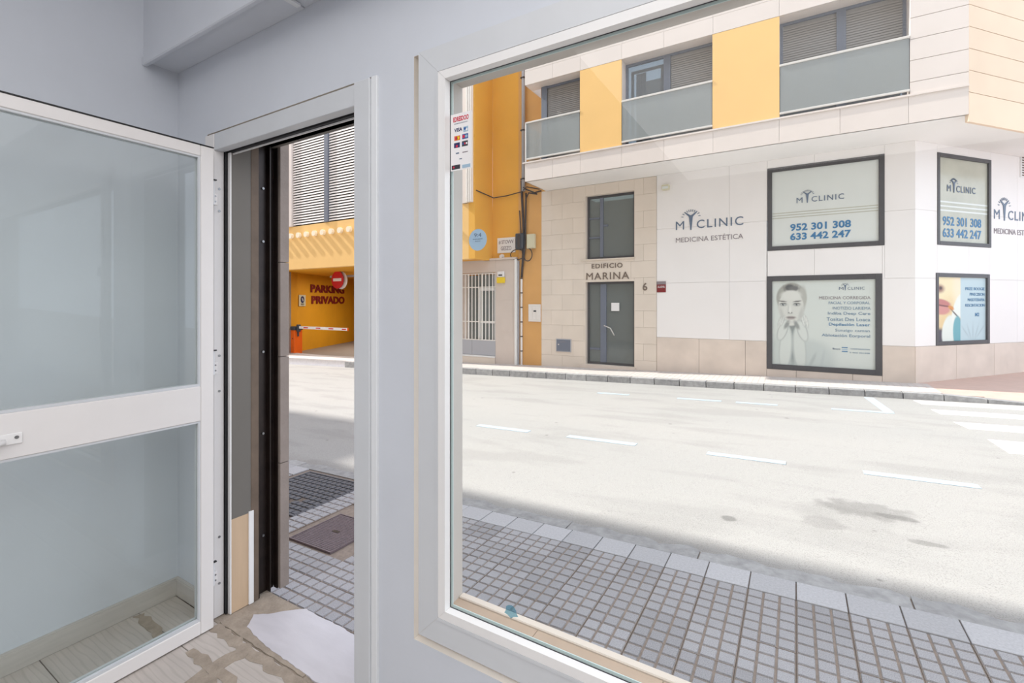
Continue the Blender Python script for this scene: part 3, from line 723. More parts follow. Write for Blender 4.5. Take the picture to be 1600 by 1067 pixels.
for k in range(10):
    a = 1.5+k*.5
    mb = MB(); hgt = max(0, 0-.055*(k+.5))
    zt0 = -.032*min(max(k-1, 0), 2); zt1 = -.032*min(k, 2)
    mb.prism([(a+.006, -.3), (a+.494, -.3), (a+.494, zt1), (a+.006, zt0)], 'y', 9.83, 9.988)
    mb.obj('kerb_stone', M_kerb, fp)

# ================================================================== CORNER BUILDING opposite
cb = thing('corner_building', 'cream and white corner building across the street with overhanging upper floor and clinic windows', 'building')
YF, YU = 11.0, 9.9                         # ground floor face, upper face
CX, UX = 1.847, 2.304                      # corner of ground floor, of upper floor
ANG = math.atan2(.758, .652)
def part(name, *a, m=M_white, bev=0, parent=cb, **k): return box(name, *a, m, parent, bev=bev, **k)
# white wall right of the entrance: panels between openings
def panelgrid(name, x0, x1, z0, z1, y0, y1, nx, nz, m, parent, gap=.004, holes=(), bev=.002, stagger=False):
    for j in range(nz):
        za = z0+(z1-z0)*j/nz; zb = z0+(z1-z0)*(j+1)/nz
        w = (x1-x0)/nx; xs = [x0+w*i for i in range(nx+1)]
        if stagger and j % 2: xs = [x0]+[x0+w*(i+.5) for i in range(nx)]+[x1]
        for a, b in zip(xs, xs[1:]):
            rects = [(a, b, za, zb)]
            for (ha, hb, hc, hd) in holes:
                nr = []
                for (p, q, r, s) in rects:
                    if ha >= q or hb <= p or hc >= s or hd <= r: nr.append((p, q, r, s)); continue
                    if p < ha: nr.append((p, ha, r, s))
                    if hb < q: nr.append((hb, q, r, s))
                    pp, qq = max(p, ha), min(q, hb)
                    if r < hc: nr.append((pp, qq, r, hc))
                    if hd < s: nr.append((pp, qq, hd, s))
                rects = nr
            for (p, q, r, s) in rects:
                if q-p < .03 or s-r < .03: continue
                g1 = gap/2
                MB().box(p+g1, q-g1, y0, y1, r+g1, s-g1, bev=min(bev, .2*min(q-p, s-r))).obj(name, m, parent)
F1 = (-.494, 1.412, 2.485, 4.174); F2 = (-.506, 1.378, .066, 1.962)
def shrink(r, d=.0): return (r[0]+d, r[1]-d, r[2]+d, r[3]-d)
panelgrid('wall_panel', -2.735, CX, .63, 4.345, YF, YF+.12, 3, 3, M_white, cb, holes=(F1, F2), gap=.003, bev=.001)
panelgrid('plinth_panel', -2.735, CX, -.30, .63, YF-.006, YF+.12, 5, 1, M_plinth, cb, holes=(F2,), gap=.005)
DO = (-4.483, -3.258, -.105, 1.935); UW = (-4.483, -3.258, 2.50, 4.075)
panelgrid('stone_block', -5.723, -2.74, -.32, 4.34, YF, YF+.12, 5, 12, M_stone, cb, holes=(DO, UW), gap=.003, bev=.001, stagger=True)
part('joint_backing', -5.723, DO[0], YF+.122, YF+.3, -.32, 4.34, m=M_lobby)
part('joint_backing', DO[1], F2[0], YF+.122, YF+.3, -.32, 4.34, m=M_lobby)
part('joint_backing', F1[1]+.01, CX, YF+.122, YF+.3, -.32, 4.34, m=M_lobby)
part('joint_backing', DO[0], DO[1], YF+.122, YF+.3, 1.935, 2.5, m=M_lobby)
part('joint_backing', F2[0], F1[1]+.01, YF+.122, YF+.3, 1.962, 2.485, m=M_lobby); part('joint_backing', F2[0], F1[1]+.01, YF+.105, YF+.3, -.32, .066, m=M_lobby)
part('joint_backing', -5.723, CX, YF+.122, YF+.3, 4.175, 4.345, m=M_lobby)
# recess cladding, stone reveals
def reveals(x0, x1, z0, z1, d, m, parent=cb, y=None, t=.03):
    y = YF if y is None else y
    part('reveal', x0-t, x0, y+.001, y+d, z0-t, z1+t, m=m, parent=parent); part('reveal', x1, x1+t, y+.001, y+d, z0-t, z1+t, m=m, parent=parent)
    part('reveal', x0, x1, y+.001, y+d, z1, z1+t, m=m, parent=parent); part('reveal', x0, x1, y+.001, y+d, z0-t, z0, m=m, parent=parent)
reveals(*DO, .34, M_stone, t=.02); reveals(*UW, .34, M_stone, t=.02)
part('window_sill', -4.60, -3.24, YF-.03, YF+.2, 2.465, 2.498, m=M_stone, bev=.004)
part('door_sill', -4.62, -3.22, YF-.05, YF+.3, -.26, -.106, m=M_plinth, bev=.004)
# entrance door
def glazed(name, x0, x1, z0, z1, y, bars, parent=cb, fw=.055, m=M_dark, glass=M_tg):
    f = MB(); f.box(x0, x0+fw, y, y+.06, z0, z1); f.box(x1-fw, x1, y, y+.06, z0, z1)
    f.box(x0+fw, x1-fw, y, y+.06, z0, z0+fw); f.box(x0+fw, x1-fw, y, y+.06, z1-fw, z1)
    o = f.obj(name, m, parent)
    for (a, b, c, d) in bars: box('mullion', a, b, y-.004, y+.062, c, d, M_frame, o, bev=.003)
    box('pane', x0+fw-.01, x1-fw+.01, y+.025, y+.031, z0+fw-.01, z1-fw+.01, glass, o)
    return o
ed = glazed('entrance_door', *DO, YF+.12, [(-4.14, -3.99, -.05, 1.88), (-4.42, -4.15, .25, .30)])
part('notice', -3.86, -3.66, YF+.117, YF+.119, 1.22, 1.42, m=M_paper, parent=ed)
hn = MB().tube([(-4.02, YF+.10, .86), (-4.02, YF+.05, .86), (-3.86, YF+.05, .80), (-3.78, YF+.05, .66), (-3.78, YF+.10, .62)], .013, 8).obj('door_handle', M_chrome, ed, smooth=True)
part('counter', -4.4, -3.3, YF+1.3, YF+1.6, -.1, .45, m=M_bar)
up = glazed('window', *UW, YF+.12, [(-4.15, -4.07, 2.55, 4.02), (-4.43, -4.16, 3.02, 3.06), (-4.43, -4.16, 3.50, 3.54), (-4.06, -3.95, 3.3, 3.35)])
part('lobby_wall', -4.9, -2.9, YF+1.8, YF+1.9, -.3, 4.3, m=M_lobby); part('lobby_wall', -4.95, -4.9, YF+.3, YF+1.8, -.3, 4.3, m=M_lobby)
part('lobby_wall', -2.9, -2.85, YF+.3, YF+1.8, -.3, 4.3, m=M_lobby); part('lobby_floor', -4.9, -2.9, YF+.3, YF+1.8, 2.15, 2.3, m=M_lobby); part('lobby_floor', -4.9, -2.9, YF+.3, YF+1.8, -.3, -.2, m=M_lobby)
text('lettering', 'EDIFICIO', -4.03, YF-.001, 2.27, .66, .10, M_brz, cb, .012, .015, spacing=1.2) if False else None
sg = empty('building_name', (0, YF, 0), 0, cb)
text('lettering', 'EDIFICIO', -4.32, 0, 2.265, .78, .115, M_brz, sg, .014, .012, spacing=1.15)
text('lettering', 'MARINA', -4.46, 0, 1.99, 1.08, .17, M_brz, sg, .014, 0, spacing=1.15)
text('house_number', '6', -3.06, YF, 1.705, .11, .18, M_brz, cb, .012, .015)
# clinic lettering on wall
cs = empty('clinic_sign', (0, YF, 0), 0, cb)
logo(-2.31, 0, 3.06, 1.37, cs, M_slate, None, 'MEDICINA ESTÉTICA', M_gryl)
# framed display windows
def display(name, r, parent, y, fw=(.085, .085)):
    x0, x1, z0, z1 = r; fx = fw[0]
    f = MB(); f.box(x0, x0+fx, y, y+.1, z0, z1, bev=.003); f.box(x1-fx, x1, y, y+.1, z0, z1, bev=.003)
    f.box(x0+fx, x1-fx, y, y+.1, z0, z0+fx, bev=.003); f.box(x0+fx, x1-fx, y, y+.1, z1-fx, z1, bev=.003)
    return f.obj(name, M_dark, parent)
d1 = display('display_window', F1, cb, YF-.012); d1['label'] = 'upper dark-framed window with clinic name and phone numbers'
part('pane', F1[0]+.08, F1[1]-.08, YF+.02, YF+.03, F1[2]+.08, F1[3]-.08, m=M_frost, parent=d1)
logo(.02, YF+.019, 3.415, .78, d1, M_slate)
text('lettering', '952 301 308', -.09, YF+.019, 2.86, 1.0, .145, M_blue, d1, .004, .03)
text('lettering', '633 442 247', -.09, YF+.019, 2.675, 1.0, .145, M_blue, d1, .004, .03)
for z in (3.24, 3.19, 3.14): part('frosted_stripe', F1[0]+.09, F1[1]-.09, YF+.0185, YF+.0198, z-.008, z+.008, m=M_frost2, parent=d1)
d2 = display('display_window', F2, cb, YF-.012, (.10, .10)); d2['label'] = 'lower dark-framed window with a poster of a woman holding her face'
PX0, PX1, PZ0, PZ1 = F2[0]+.1, F2[1]-.1, F2[2]+.1, F2[3]-.1
part('pane', PX0-.005, PX1+.005, YF+.022, YF+.03, PZ0-.005, PZ1+.005, m=M_frost, parent=d2)
printed('poster_print', PX1-PX0, PZ1-PZ0, 150, 150, woman, d2, (PX0, YF+.0205, PZ0))
def pz(py): return PZ0+(1-(py-140)/715)*(PZ1-PZ0)
def pxx(p): return PX0+(p-135)/830*(PX1-PX0)
def pline(body, xl, xr, yb, hpx, m, bold=.01):
    text('lettering', body, pxx(xl), YF+.0195, pz(yb), pxx(xr)-pxx(xl), hpx/715*(PZ1-PZ0), m, d2, .003, bold)
text('lettering', 'M', pxx(690), YF+.0195, pz(222), .07, .055, M_slate, d2, .003)
figure(pxx(738), YF+.0195, pz(226), .14, d2, M_slate, .004)
text('lettering', 'CLINIC', pxx(757), YF+.0195, pz(222), pxx(886)-pxx(757), .055, M_slate, d2, .003, 0, spacing=1.2)
M_lt = mat('pale blue lettering', srgb(120, 146, 168), .5, nscale=9, namt=.05)
pline('MEDICINA CORREGIDA', 532, 930, 298, 24, M_gryl, 0); pline('FACIAL Y CORPORAL', 608, 926, 338, 22, M_lt, .005); pline('INOTIZIO LARIEMA', 640, 930, 382, 24, M_lt, 0)
pline('Indiba Deep Care', 602, 928, 430, 30, M_lt, .01); pline('Tositat Des Loaca', 592, 928, 474, 28, M_lt, .01); pline('Depilación Laser', 610, 926, 520, 30, M_blue, .01)
pline('Sunzigo caman', 660, 924, 566, 28, M_lt, 0); pline('Ablotación Eorporal', 552, 926, 610, 30, M_lt, .01)
pline('Bnxo', 640, 700, 708, 14, M_slate); pline('CORPORACION', 780, 924, 702, 10, M_lt); pline('T 952 301308', 770, 924, 732, 10, M_lt)
for yy in (688, 705, 720): part('poster_mark', pxx(712), pxx(757), YF+.0175, YF+.0195, pz(yy+4), pz(yy-3), m=M_blue if yy != 705 else M_lblue, parent=d2)
# small wall items (things)
al = thing('alarm_plate', 'small maroon and white security plate on the white wall beside the stone entrance', 'sign', (-2.73, YF, 1.66))
box('plate', 0, .20, -.012, 0, 0, .25, M_red, al, bev=.003); box('plate_header', .0, .20, -.014, -.0122, .18, .25, M_gryl, al)
text('lettering', 'ALARMA', .02, -.0125, .10, .16, .05, M_paper, al, .003)
wl = thing('wall_lamp', 'small beige box lamp high on the white wall near the stone entrance', 'lamp', (-2.6, YF, 3.98))
box('lamp_housing', 0, .16, -.12, 0, 0, .11, M_box, wl, bev=.01); box('lamp_lens', .015, .145, -.124, -.1205, .015, .07, M_frost, wl)
mbx = thing('meter_box', 'grey meter box low on the stone wall left of the entrance', 'box', (-5.29, YF, .165))
box('housing', 0, .42, -.02, 0, 0, .33, M_gpan, mbx, bev=.004); box('box_door', .02, .40, -.026, -.0205, .02, .31, M_frame, mbx, bev=.003); box('latch', .06, .09, -.032, -.0265, .17, .2, M_chrome, mbx)
text('lettering', 'AGUA', .12, -.0265, .24, .16, .035, M_gryl, mbx, .002)

# chamfered ground floor wall (own frame: x along wall, y inwards)
ch = empty('side_wall', (CX, YF, 0), ANG, cb)
G1 = (.594, 2.155, 2.49, 4.19); G2 = (.556, 2.11, .635, 1.97)
panelgrid('wall_panel', 0.0, 9, .63, 4.345, 0, .12, 6, 3, M_white, ch, holes=(G1, G2), gap=.003, bev=.001)
panelgrid('plinth_panel', 0, 9, -.6, .63, -.006, .12, 8, 1, M_plinth, ch, gap=.005)
box('joint_backing', .1, G2[0], .122, .3, -.6, 4.345, M_lobby, ch); box('joint_backing', G1[1], 9, .122, .3, -.6, 4.345, M_lobby, ch); box('joint_backing', G2[0], G1[1], .122, .3, -.6, .63, M_lobby, ch)
box('joint_backing', G2[0], G1[1], .122, .3, 1.97, 2.49, M_lobby, ch)
d3 = display('display_window', G1, ch, -.012, (.07, .07))
box('pane', G1[0]+.06, G1[1]-.06, .02, .03, G1[2]+.06, G1[3]-.06, M_frost2, d3)
d4 = display('display_window', G2, ch, -.012, (.07, .07))
printed('poster_print', 1.41, 1.19, 120, 110, lips, d4, (G2[0]+.07, .0205, G2[2]+.07))
box('pane', G2[0]+.065, G2[1]-.065, .0215, .03, G2[2]+.065, G2[3]-.065, M_frost, d4)
def chlogo(x, y, z, w, parent, m):
    h = w*.15; text('lettering', 'M', x, y, z, w*.13, h, m, parent); figure(x+w*.235, y, z-h*.12, w*.33, parent, m)
    text('lettering', 'CLINIC', x+w*.325, y, z, w*.675, h, m, parent, bold=.004, spacing=1.2)
chlogo(.90, .019, 3.50, .82, d3, M_slate)
text('lettering', '952 301 308', .78, .019, 2.86, 1.12, .17, M_blue, d3, .004, .02)
text('lettering', '633 442 247', .78, .019, 2.64, 1.12, .17, M_blue, d3, .004, .02)
for z in (3.30, 3.22, 3.14): box('frosted_stripe', G1[0]+.07, G1[1]-.07, .0185, .0198, z-.014, z+.014, M_frost, d3)
for i, (t_, w_) in enumerate((('PRIZE BOOGIE', .57), ('PINECISION', .44), ('MASOTERAPIA', .5), ('RESCINTACION', .57))):
    text('lettering', t_, 2.0, .0195, 1.66-i*.105, w_, .055, M_blue, d4, .003, 0, 'R')
text('lettering', 'M2', 1.72, .0195, 1.16, .12, .07, M_blue, d4, .003, .01)
cs2 = empty('clinic_sign', (0, 0, 0), 0, ch)
logo(2.25, 0, 3.06, 1.37, cs2, M_slate, None, 'MEDICINA ESTÉTICA', M_gryl)
vg = empty('air_vent', (3.08, 0, 3.93), 0, ch)
box('vent_frame', 0, .5, -.012, -.001, 0, .45, M_bead, vg)
for i in range(8): box('vent_slat', .05, .45, -.02, -.0125, .04+.05*i, .06+.05*i, M_brown, vg)

# ---- overhanging upper floor
uf = empty('upper_floor', (0, 0, 0), 0, cb)
UZ = 4.345
def u(name, *a, m=M_clad, bev=0, parent=uf): return box(name, *a, m, parent, bev=bev)
# soffit
MB().prism([(-5.60, YU+.02), (UX-.01, YU+.02), (UX+.652*9, YU+.758*9), (CX+.652*9, YF+.3+.758*9), (CX, YF+.3), (-5.60, YF+.3)], 'z', UZ, UZ+.06).obj('soffit', M_soff, uf)
u('drip_edge', -5.66, UX, YU-.02, YU-.001, UZ+.435, UZ+.465, m=M_clad)
# lower band panels (joints read from the facade)
bands = [-5.60, -4.86, -4.17, -3.21, -2.32, -1.38, -.255, .66, 1.58, UX]
for a, b in zip(bands, bands[1:]):
    u('cladding_panel', a+.002, b-.002, YU, YU+.05, UZ, 4.795, bev=.001)
    if b <= 1.6: u('cladding_panel', a+.002, b-.002, YU, YU+.05, 6.67, 7.0, bev=.001)
    if b <= 1.6: u('cladding_panel', a+.002, b-.002, YU, YU+.05, 7.004, 7.5, bev=.001)
u('end_panel', -5.60, -5.585, YU+.002, YF, UZ, 4.795)
u('end_panel', -5.60, -5.585, YU+.002, YF, 6.67, 7.5)
u('inner_core', -5.55, UX-.02, YU+.06, YU+.12, UZ+.061, 4.78, m=M_lobby)
u('inner_core', -5.55, 1.6, YU+.06, YU+.12, 6.71, 7.5, m=M_lobby)
# yellow panels
for a, b in ((-4.172, -3.213), (-1.389, -.251)): u('ochre_panel', a, b, YU+.002, YU+.05, 4.8, 6.665, m=M_yel2, bev=.002)
# pilaster with courses
zz = [4.80, 5.005, 5.355, 5.70, 6.045, 6.39, 6.74, 7.09, 7.5]
for a, b in zip(zz, zz[1:]): u('cladding_panel', 1.60, UX, YU, YU+.05, a+.004, b-.004, bev=.002)
u('inner_core', 1.62, UX-.02, YU+.055, YU+.12, 4.78, 7.5, m=M_lobby)
# side returns of window recesses
for xx in (-4.172, -3.213-.03, -1.389, -.251-.03, 1.60): u('recess_side', xx, xx+.03, YU+.052, YU+.36, 4.80, 6.67, m=M_clad)
u('recess_sill', -5.585, 1.60, YU+.052, YU+.36, 4.775, 4.797, m=M_clad); u('recess_head', -5.585, 1.60, YU+.052, YU+.36, 6.668, 6.69, m=M_clad)
u('slab', -5.55, 1.62, YU+.36, YF+.1, UZ+.062, 4.78, m=M_lobby)
def slats(name, x0, x1, z0, z1, y, p, m, parent, th=.012):
    mb = MB(); k = int((z1-z0)/p)
    for i in range(k): mb.prism([(y, z0+i*p), (y+th, z0+i*p+p*.1), (y+th, z0+i*p+p*.85), (y+.002, z0+i*p+p*.8)], 'x', x0, x1)
    o = mb.obj(name, m, parent); o['kind'] = 'stuff'; return o
def balwin(x0, x1, mull, kind, label=None):
    w = empty('window', (0, 0, 0), 0, uf); y = YU+.30
    if label: w['label'] = label
    f = MB(); fw = .05
    f.box(x0, x0+fw, y, y+.06, 4.80, 6.665); f.box(x1-fw, x1, y, y+.06, 4.80, 6.665); f.box(x0+fw, x1-fw, y, y+.06, 4.80, 4.80+fw); f.box(x0+fw, x1-fw, y, y+.06, 6.665-fw, 6.665)
    if mull: f.box(mull-.07, mull+.07, y-.01, y+.06, 4.85, 6.615)
    f.obj('window_frame', M_frame, w)
    return w
def rail(w, x0, x1):
    MB().box(x0, x1, YU-.01, YU+.03, 5.735, 5.775, bev=.006).obj('handrail', M_chrome, w)
    MB().box(x0, x1, YU-.006, YU+.026, 4.865, 4.90, bev=.005).obj('bottom_rail', M_chrome, w)
    box('balustrade_pane', x0+.01, x1-.01, YU+.006, YU+.014, 4.90, 5.737, M_fg, w)
    for xx in (x0+.0, x1-.04): MB().box(xx, xx+.04, YU+.016, YU+.05, 4.90, 5.735, bev=.004).obj('baluster', M_frame, w)
# 1: leftmost, closed shutter, wraps the corner
w1 = balwin(-5.30, -4.142, None, 0); slats('shutter_slats', -5.14, -4.19, 4.86, 6.6, YU+.31, .045, M_blind, w1); 
box('shutter_backing', -5.25, -4.19, YU+.33, YU+.345, 4.85, 6.62, M_blind, w1); box('side_post', -5.30, -5.15, YU+.28, YU+.298, 4.8, 6.665, M_frame, w1)
rail(w1, -5.57, -4.175)
box('side_balustrade', -5.583, -5.575, YU+.04, YU+1.0, 4.90, 5.74, M_fg, w1); MB().cyl((-5.58, YU+.01, 4.8), (-5.58, YU+.01, 5.77), .018, 10).obj('corner_post', M_chrome, w1)
box('return_wall', -5.32, -5.30, YU+.3, YF+.1, 4.8, 6.67, M_orng, w1)
# 2: left sash open to room with curtain, right shutter down
w2 = balwin(-3.213, -1.389, -2.32, 1); slats('shutter_slats', -2.24, -1.44, 4.86, 6.6, YU+.31, .045, M_blind, w2)
box('shutter_backing', -2.25, -1.43, YU+.33, YU+.345, 4.85, 6.62, M_blind, w2)
box('pane', -3.17, -2.38, YU+.33, YU+.336, 4.84, 6.62, M_wg, w2); 
sash = MB()
for a in ((-3.10, -3.04, 5.0, 6.5), (-2.46, -2.40, 5.0, 6.5), (-3.04, -2.46, 5.0, 5.06), (-3.04, -2.46, 6.44, 6.5)): sash.box(a[0], a[1], YU+.338, YU+.36, a[2], a[3])
sash.obj('sash', M_frame, w2)
cur = MB()
for i in range(6): cur.cyl((-2.99+i*.035, YU+.42, 4.85), (-2.99+i*.035, YU+.42, 6.45), .022, 8)
cur.obj('curtain', M_bar, w2, smooth=True); box('room_backing', -3.2, -1.4, YU+1.3, YU+1.35, 4.78, 6.67, M_lobby, w2)
rail(w2, -3.21, -1.392)
# 3: two shutters half way
w3 = balwin(-.251, 1.60, .70, 1)
for a, b in ((-.20, .63), (.77, 1.55)):
    slats('shutter_slats', a, b, 5.12, 6.6, YU+.31, .045, M_blind, w3); box('shutter_backing', a, b, YU+.33, YU+.345, 5.12, 6.62, M_blind, w3)
    box('pane', a-.01, b+.01, YU+.332, YU+.338, 4.85, 5.12, M_wg, w3)
box('room_backing', -.2, 1.55, YU+.5, YU+.55, 4.8, 5.3, M_lobby, w3)
rail(w3, -.249, 1.597)
# storey above, out of frame but it shades and bounces
u('storey_above', -5.6, UX, YU+.02, YU+.1, 7.505, 10.4, m=M_clad)
# upper chamfer wall
uc = empty('upper_side_wall', (UX, YU, 0), ANG, uf)
for j, (a, b) in enumerate(((4.345, 4.69), (4.69, 5.03), (5.03, 5.37), (5.37, 5.71), (5.71, 6.05), (6.05, 6.39), (6.39, 6.73), (6.73, 7.2), (7.2, 7.7))):
    for i in range(6): box('cladding_panel', i*1.5+.002, i*1.5+1.498, 0, .05, a+.004-(.12 if j == 0 else 0), b-.004, M_clad2, uc, bev=.002)
box('inner_core', .05, 9, .055, .12, 4.4, 10.4, M_lobby, uc)
MB().prism([(-5.6, YU+.1), (UX-.05, YU+.12), (UX+5.6, YU+6.9), (-5.6, YU+6.9)], 'z', 10.4, 10.6).obj('roof', M_lobby, cb)

# ================================================================== strip between the buildings and YELLOW BUILDING
yb = thing('parking_building', 'yellow building with louvred upper floor and a private car park entrance', 'building')
def y_(name, *a, m=M_yel, bev=0, parent=yb): return box(name, *a, m, parent, bev=bev)
YP = 10.2; XS = -7.3
y_('rear_wall', XS, -5.725, YF+.06, YF+.25, -.4, 10, m=M_yel)
y_('orange_strip', -6.42, -5.724, YF+.0, YF+.058, -.35, 10, m=M_orng)
y_('side_wall', XS-.2, XS, YP, YF+.058, 2.60, 10)
# cladding pilaster at the corner, from the louvred floor upwards
y_('corner_cladding', XS-.42, XS-.22, YP-.05, YP+.1, 4.10, 10, m=M_clad)
for xx in (XS-.205, XS-.145, XS-.085): y_('white_fin', xx, xx+.035, YP-.12, YP+.05, 4.10, 10, m=M_bar)
# lintel beam above car park
y_('lintel', -26, XS-.201, YP, YP+.25, 2.60, 4.09, m=M_yel2)
y_('garage_soffit', -26, XS-.201, YP+.25, 22, 2.61, 2.8, m=M_yeld)
y_('garage_roof', -26, XS-.2, YP+.25, 22, 4.0, 4.2, m=M_yel)
for i in range(22):
    xx = -8.3-.43*i
    o = MB().cyl((xx, YP-.10, 3.76), (xx, YP, 3.76), .092, 14).obj('spout_tube', M_tube, yb, smooth=False)
# louvred screens
ly = YP-.02
edges = [(-9.9, -8.0), (-11.75, -9.98), (-13.21, -11.82), (-15.13, -13.40), (-17.2, -15.6), (-19.1, -17.3)]
for a, b in edges:
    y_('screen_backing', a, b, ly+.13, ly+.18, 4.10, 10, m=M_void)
    mb = MB(); k = 0; z = 4.13
    while z < 9.9:
        mb.prism([(ly+.015, z), (ly+.07, z+.012), (ly+.07, z+.055), (ly+.03, z+.055)], 'x', a, b); z += .089
    o = mb.obj('louvre_slats', M_slat, yb); o['kind'] = 'stuff'
for a, b in ((-13.40, -13.21), (-9.98, -9.9), (-11.82, -11.75)): y_('mullion', a, b, ly-.03, ly+.12, 4.10, 10, m=M_frame)
for a, b in ((-15.30, -15.14), (-15.50, -15.34), (-15.59, -15.53)): y_('white_fin', a, b, ly-.04, ly+.12, 4.10, 10, m=M_clad)
y_('roof_edge', -26, XS, YP-.05, 22, 10, 10.2, m=M_clad)
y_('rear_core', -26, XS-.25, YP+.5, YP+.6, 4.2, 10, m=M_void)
# garage interior
y_('left_pillar', -17.9, -16.60, YP+.26, YF+.1, -.6, 2.6, m=M_post)
gw = empty('garage_wall', (-17.0, 11.15, 0), 0, yb)
poly = [(-16.62, 11.1), (-17.25, 11.8), (-18.0, 13.345), (-18.75, 14.89), (-19.5, 16.43), (-20.8, 18.9), (-21.6, 20.4), (-21.6, 22)]
mb = MB()
A = [mb.bm.verts.new((x+17.0, y-11.15, -.8)) for x, y in poly]; B = [mb.bm.verts.new((x+17.0, y-11.15, 2.61)) for x, y in poly]
A2 = [mb.bm.verts.new((x+17.0-.2, y-11.15+.1, -.8)) for x, y in poly]; B2 = [mb.bm.verts.new((x+17.0-.2, y-11.15+.1, 2.61)) for x, y in poly]
for i in range(len(poly)-1):
    mb.bm.faces.new((A[i], A[i+1], B[i+1], B[i])); mb.bm.faces.new((A2[i+1], A2[i], B2[i], B2[i+1]))
mb.obj('curved_wall', M_yeld, gw)
y_('garage_rear_wall', -21.8, -8.4, 22, 22.2, -.8, 2.61, m=M_yeld)
y_('garage_side_wall', -8.55, -8.4, YF+.1, 22, -.8, 2.61, m=M_yeld)
y_('service_pipe', -16.0, -8.6, 12.4, 12.48, 2.42, 2.50, m=M_gpan)
MB().prism([(-26, 10.98), (-8.4, 10.98), (-8.4, 22), (-26, 22)], 'z', -.9, -.56).obj('garage_floor', mat('garage floor', srgb(150, 140, 132), .8, nscale=3, namt=.1), yb)
MB().prism([(-17.8, 11.2), (-8.4, 11.2), (-8.4, 11.0), (-17.8, 11.0)], 'z', -.56, -.5).obj('ramp_lip', M_farp, yb)

A_T = math.atan2(.8995, -.437)
tg = empty('car_park_lettering', (-17.70+17.0+.02, 12.72-11.15+.01, 0), A_T, gw)
text('lettering', 'PARKING', 0, 0, 1.86, 3.2, .35, M_red, tg, .02, .035)
text('lettering', 'PRIVADO', .08, 0, 1.37, 3.15, .35, M_red, tg, .02, .035)
pn = thing('permit_sign', 'small cream plate with a round blue emblem on the yellow garage wall', 'sign', (-17.19, 11.84, 1.28), A_T)
pn.location = (-17.26, 11.88, 1.28)
box('plate', 0, .50, -.02, 0, 0, .46, M_box, pn, bev=.003)
MB().prism(ellipse(.25, .27, .14, .14, 0, 24), 'y', -.028, -.0205).obj('emblem', M_nvy, pn); MB().prism(ellipse(.25, .27, .05, .09, .8, 16), 'y', -.032, -.0285).obj('emblem_bar', M_gpan, pn)
text('lettering', 'VADO', .12, -.0205, .04, .26, .08, M_dbox, pn, .004, .01)
ns = thing('no_entry_sign', 'round red no entry sign hanging at the car park entrance', 'road sign', (-15.02, 12.0, 2.30))
MB().cyl((0, -.03, 0), (0, 0, 0), .335, 32).obj('disc', M_signred, ns)
MB().prism([(-.235, -.055), (.235, -.055), (.235, .055), (-.235, .055)], 'y', -.036, -.0305).obj('white_bar', M_paper, ns)
MB().cyl((.10, .06, -.02), (.10, .09, -.02), .335, 32).obj('backing_disc', M_paper, ns)
MB().cyl((0, .03, .2), (0, .03, .50), .02, 8).obj('hanger', M_chrome, ns)
ba = thing('barrier_gate', 'orange car park barrier with a white and red boom arm', 'barrier', (-16.57, 11.26, -.53))
box('cabinet', -.22, .20, -.17, .17, 0, .90, M_orange, ba, bev=.012)
box('cabinet_lid', -.24, .22, -.19, .19, .902, 1.04, M_dbox, ba, bev=.02)
box('motor_head', .225, .33, -.12, .02, .84, 1.12, M_dbox, ba, bev=.02)
box('bracket', .202, .24, -.06, .0, .66, .836, M_dbox, ba, bev=.004)
for xx in (-.10, .09): MB().cyl((xx, -.172, .58), (xx, -.178, .58), .025, 12).obj('keyhole', M_dk, ba)
arm = box('boom_arm', .335, 3.05, -.075, -.035, .96, 1.06, M_paper, ba, bev=.008)
for k in range(4): box('red_band', .62+.72*k, .88+.72*k if k < 3 else 3.0, -.079, -.0755, .99, 1.03, M_signred, arm)
box('end_cap', 3.051, 3.10, -.08, -.03, .955, 1.065, M_orange, arm, bev=.006)

# portal with barred door between the two buildings (ground floor)
pt = thing('barred_entrance', 'beige metal entrance with white bars below the yellow wall', 'entrance', (0, YF, 0))
def q(name, *a, m=M_gate, bev=.003, parent=pt):
    return box(name, a[0], a[1], a[2], a[3], a[4], a[5], m, parent, bev=bev)
q('canopy', -8.6, -6.47, -.10, .04, 2.60, 2.655); q('transom_panel', -8.6, -7.13, -.06, .0, 2.27, 2.598)
q('side_panel', -7.125, -6.50, -.06, .0, -.28, 2.598)
q('post', -6.498, -6.43, -.09, .0, -.26, 2.60, m=M_bead)
q('meter_hatch', -6.92, -6.56, -.066, -.061, .62, 1.50, m=M_gate)
q('lower_panel', -8.6, -7.94, -.05, 0, -.06, .36, m=M_gpan); q('lower_panel', -7.935, -7.13, -.05, 0, -.06, .36, m=M_gpan)
q('step', -8.6, -7.13, -.10, .0, -.30, -.11, m=M_stone); q('step_edge', -8.6, -7.13, -.11, .0, -.108, -.065, m=M_bead)
for zc in (.37, 1.86, 2.24): q('cross_bar', -8.6, -7.13, -.045, -.02, zc-.014, zc+.014, m=M_bar, bev=.002)
q('cross_bar', -8.6, -7.13, -.0455, -.0205, .87, .895, m=M_bar, bev=.002)
x = -8.52; k = 0
while x < -7.15:
    MB().cyl((x, -.055, .37), (x, -.055, 2.25), .014 if k % 4 else .022, 8).obj('bar', M_bar, pt); x += .118; k += 1
q('inner_frame', -8.6, -8.15, .02, .06, -.06, 2.26, m=M_gate); q('inner_frame', -7.75, -7.68, .02, .06, -.06, 1.84, m=M_bead); q('inner_frame', -7.22, -7.13, .02, .06, -.06, 2.26, m=M_bead)
q('inner_rail', -7.68, -7.22, .02, .06, .84, .90, m=M_bead); q('inner_rail', -7.68, -7.22, .02, .06, 1.76, 1.84, m=M_bead)
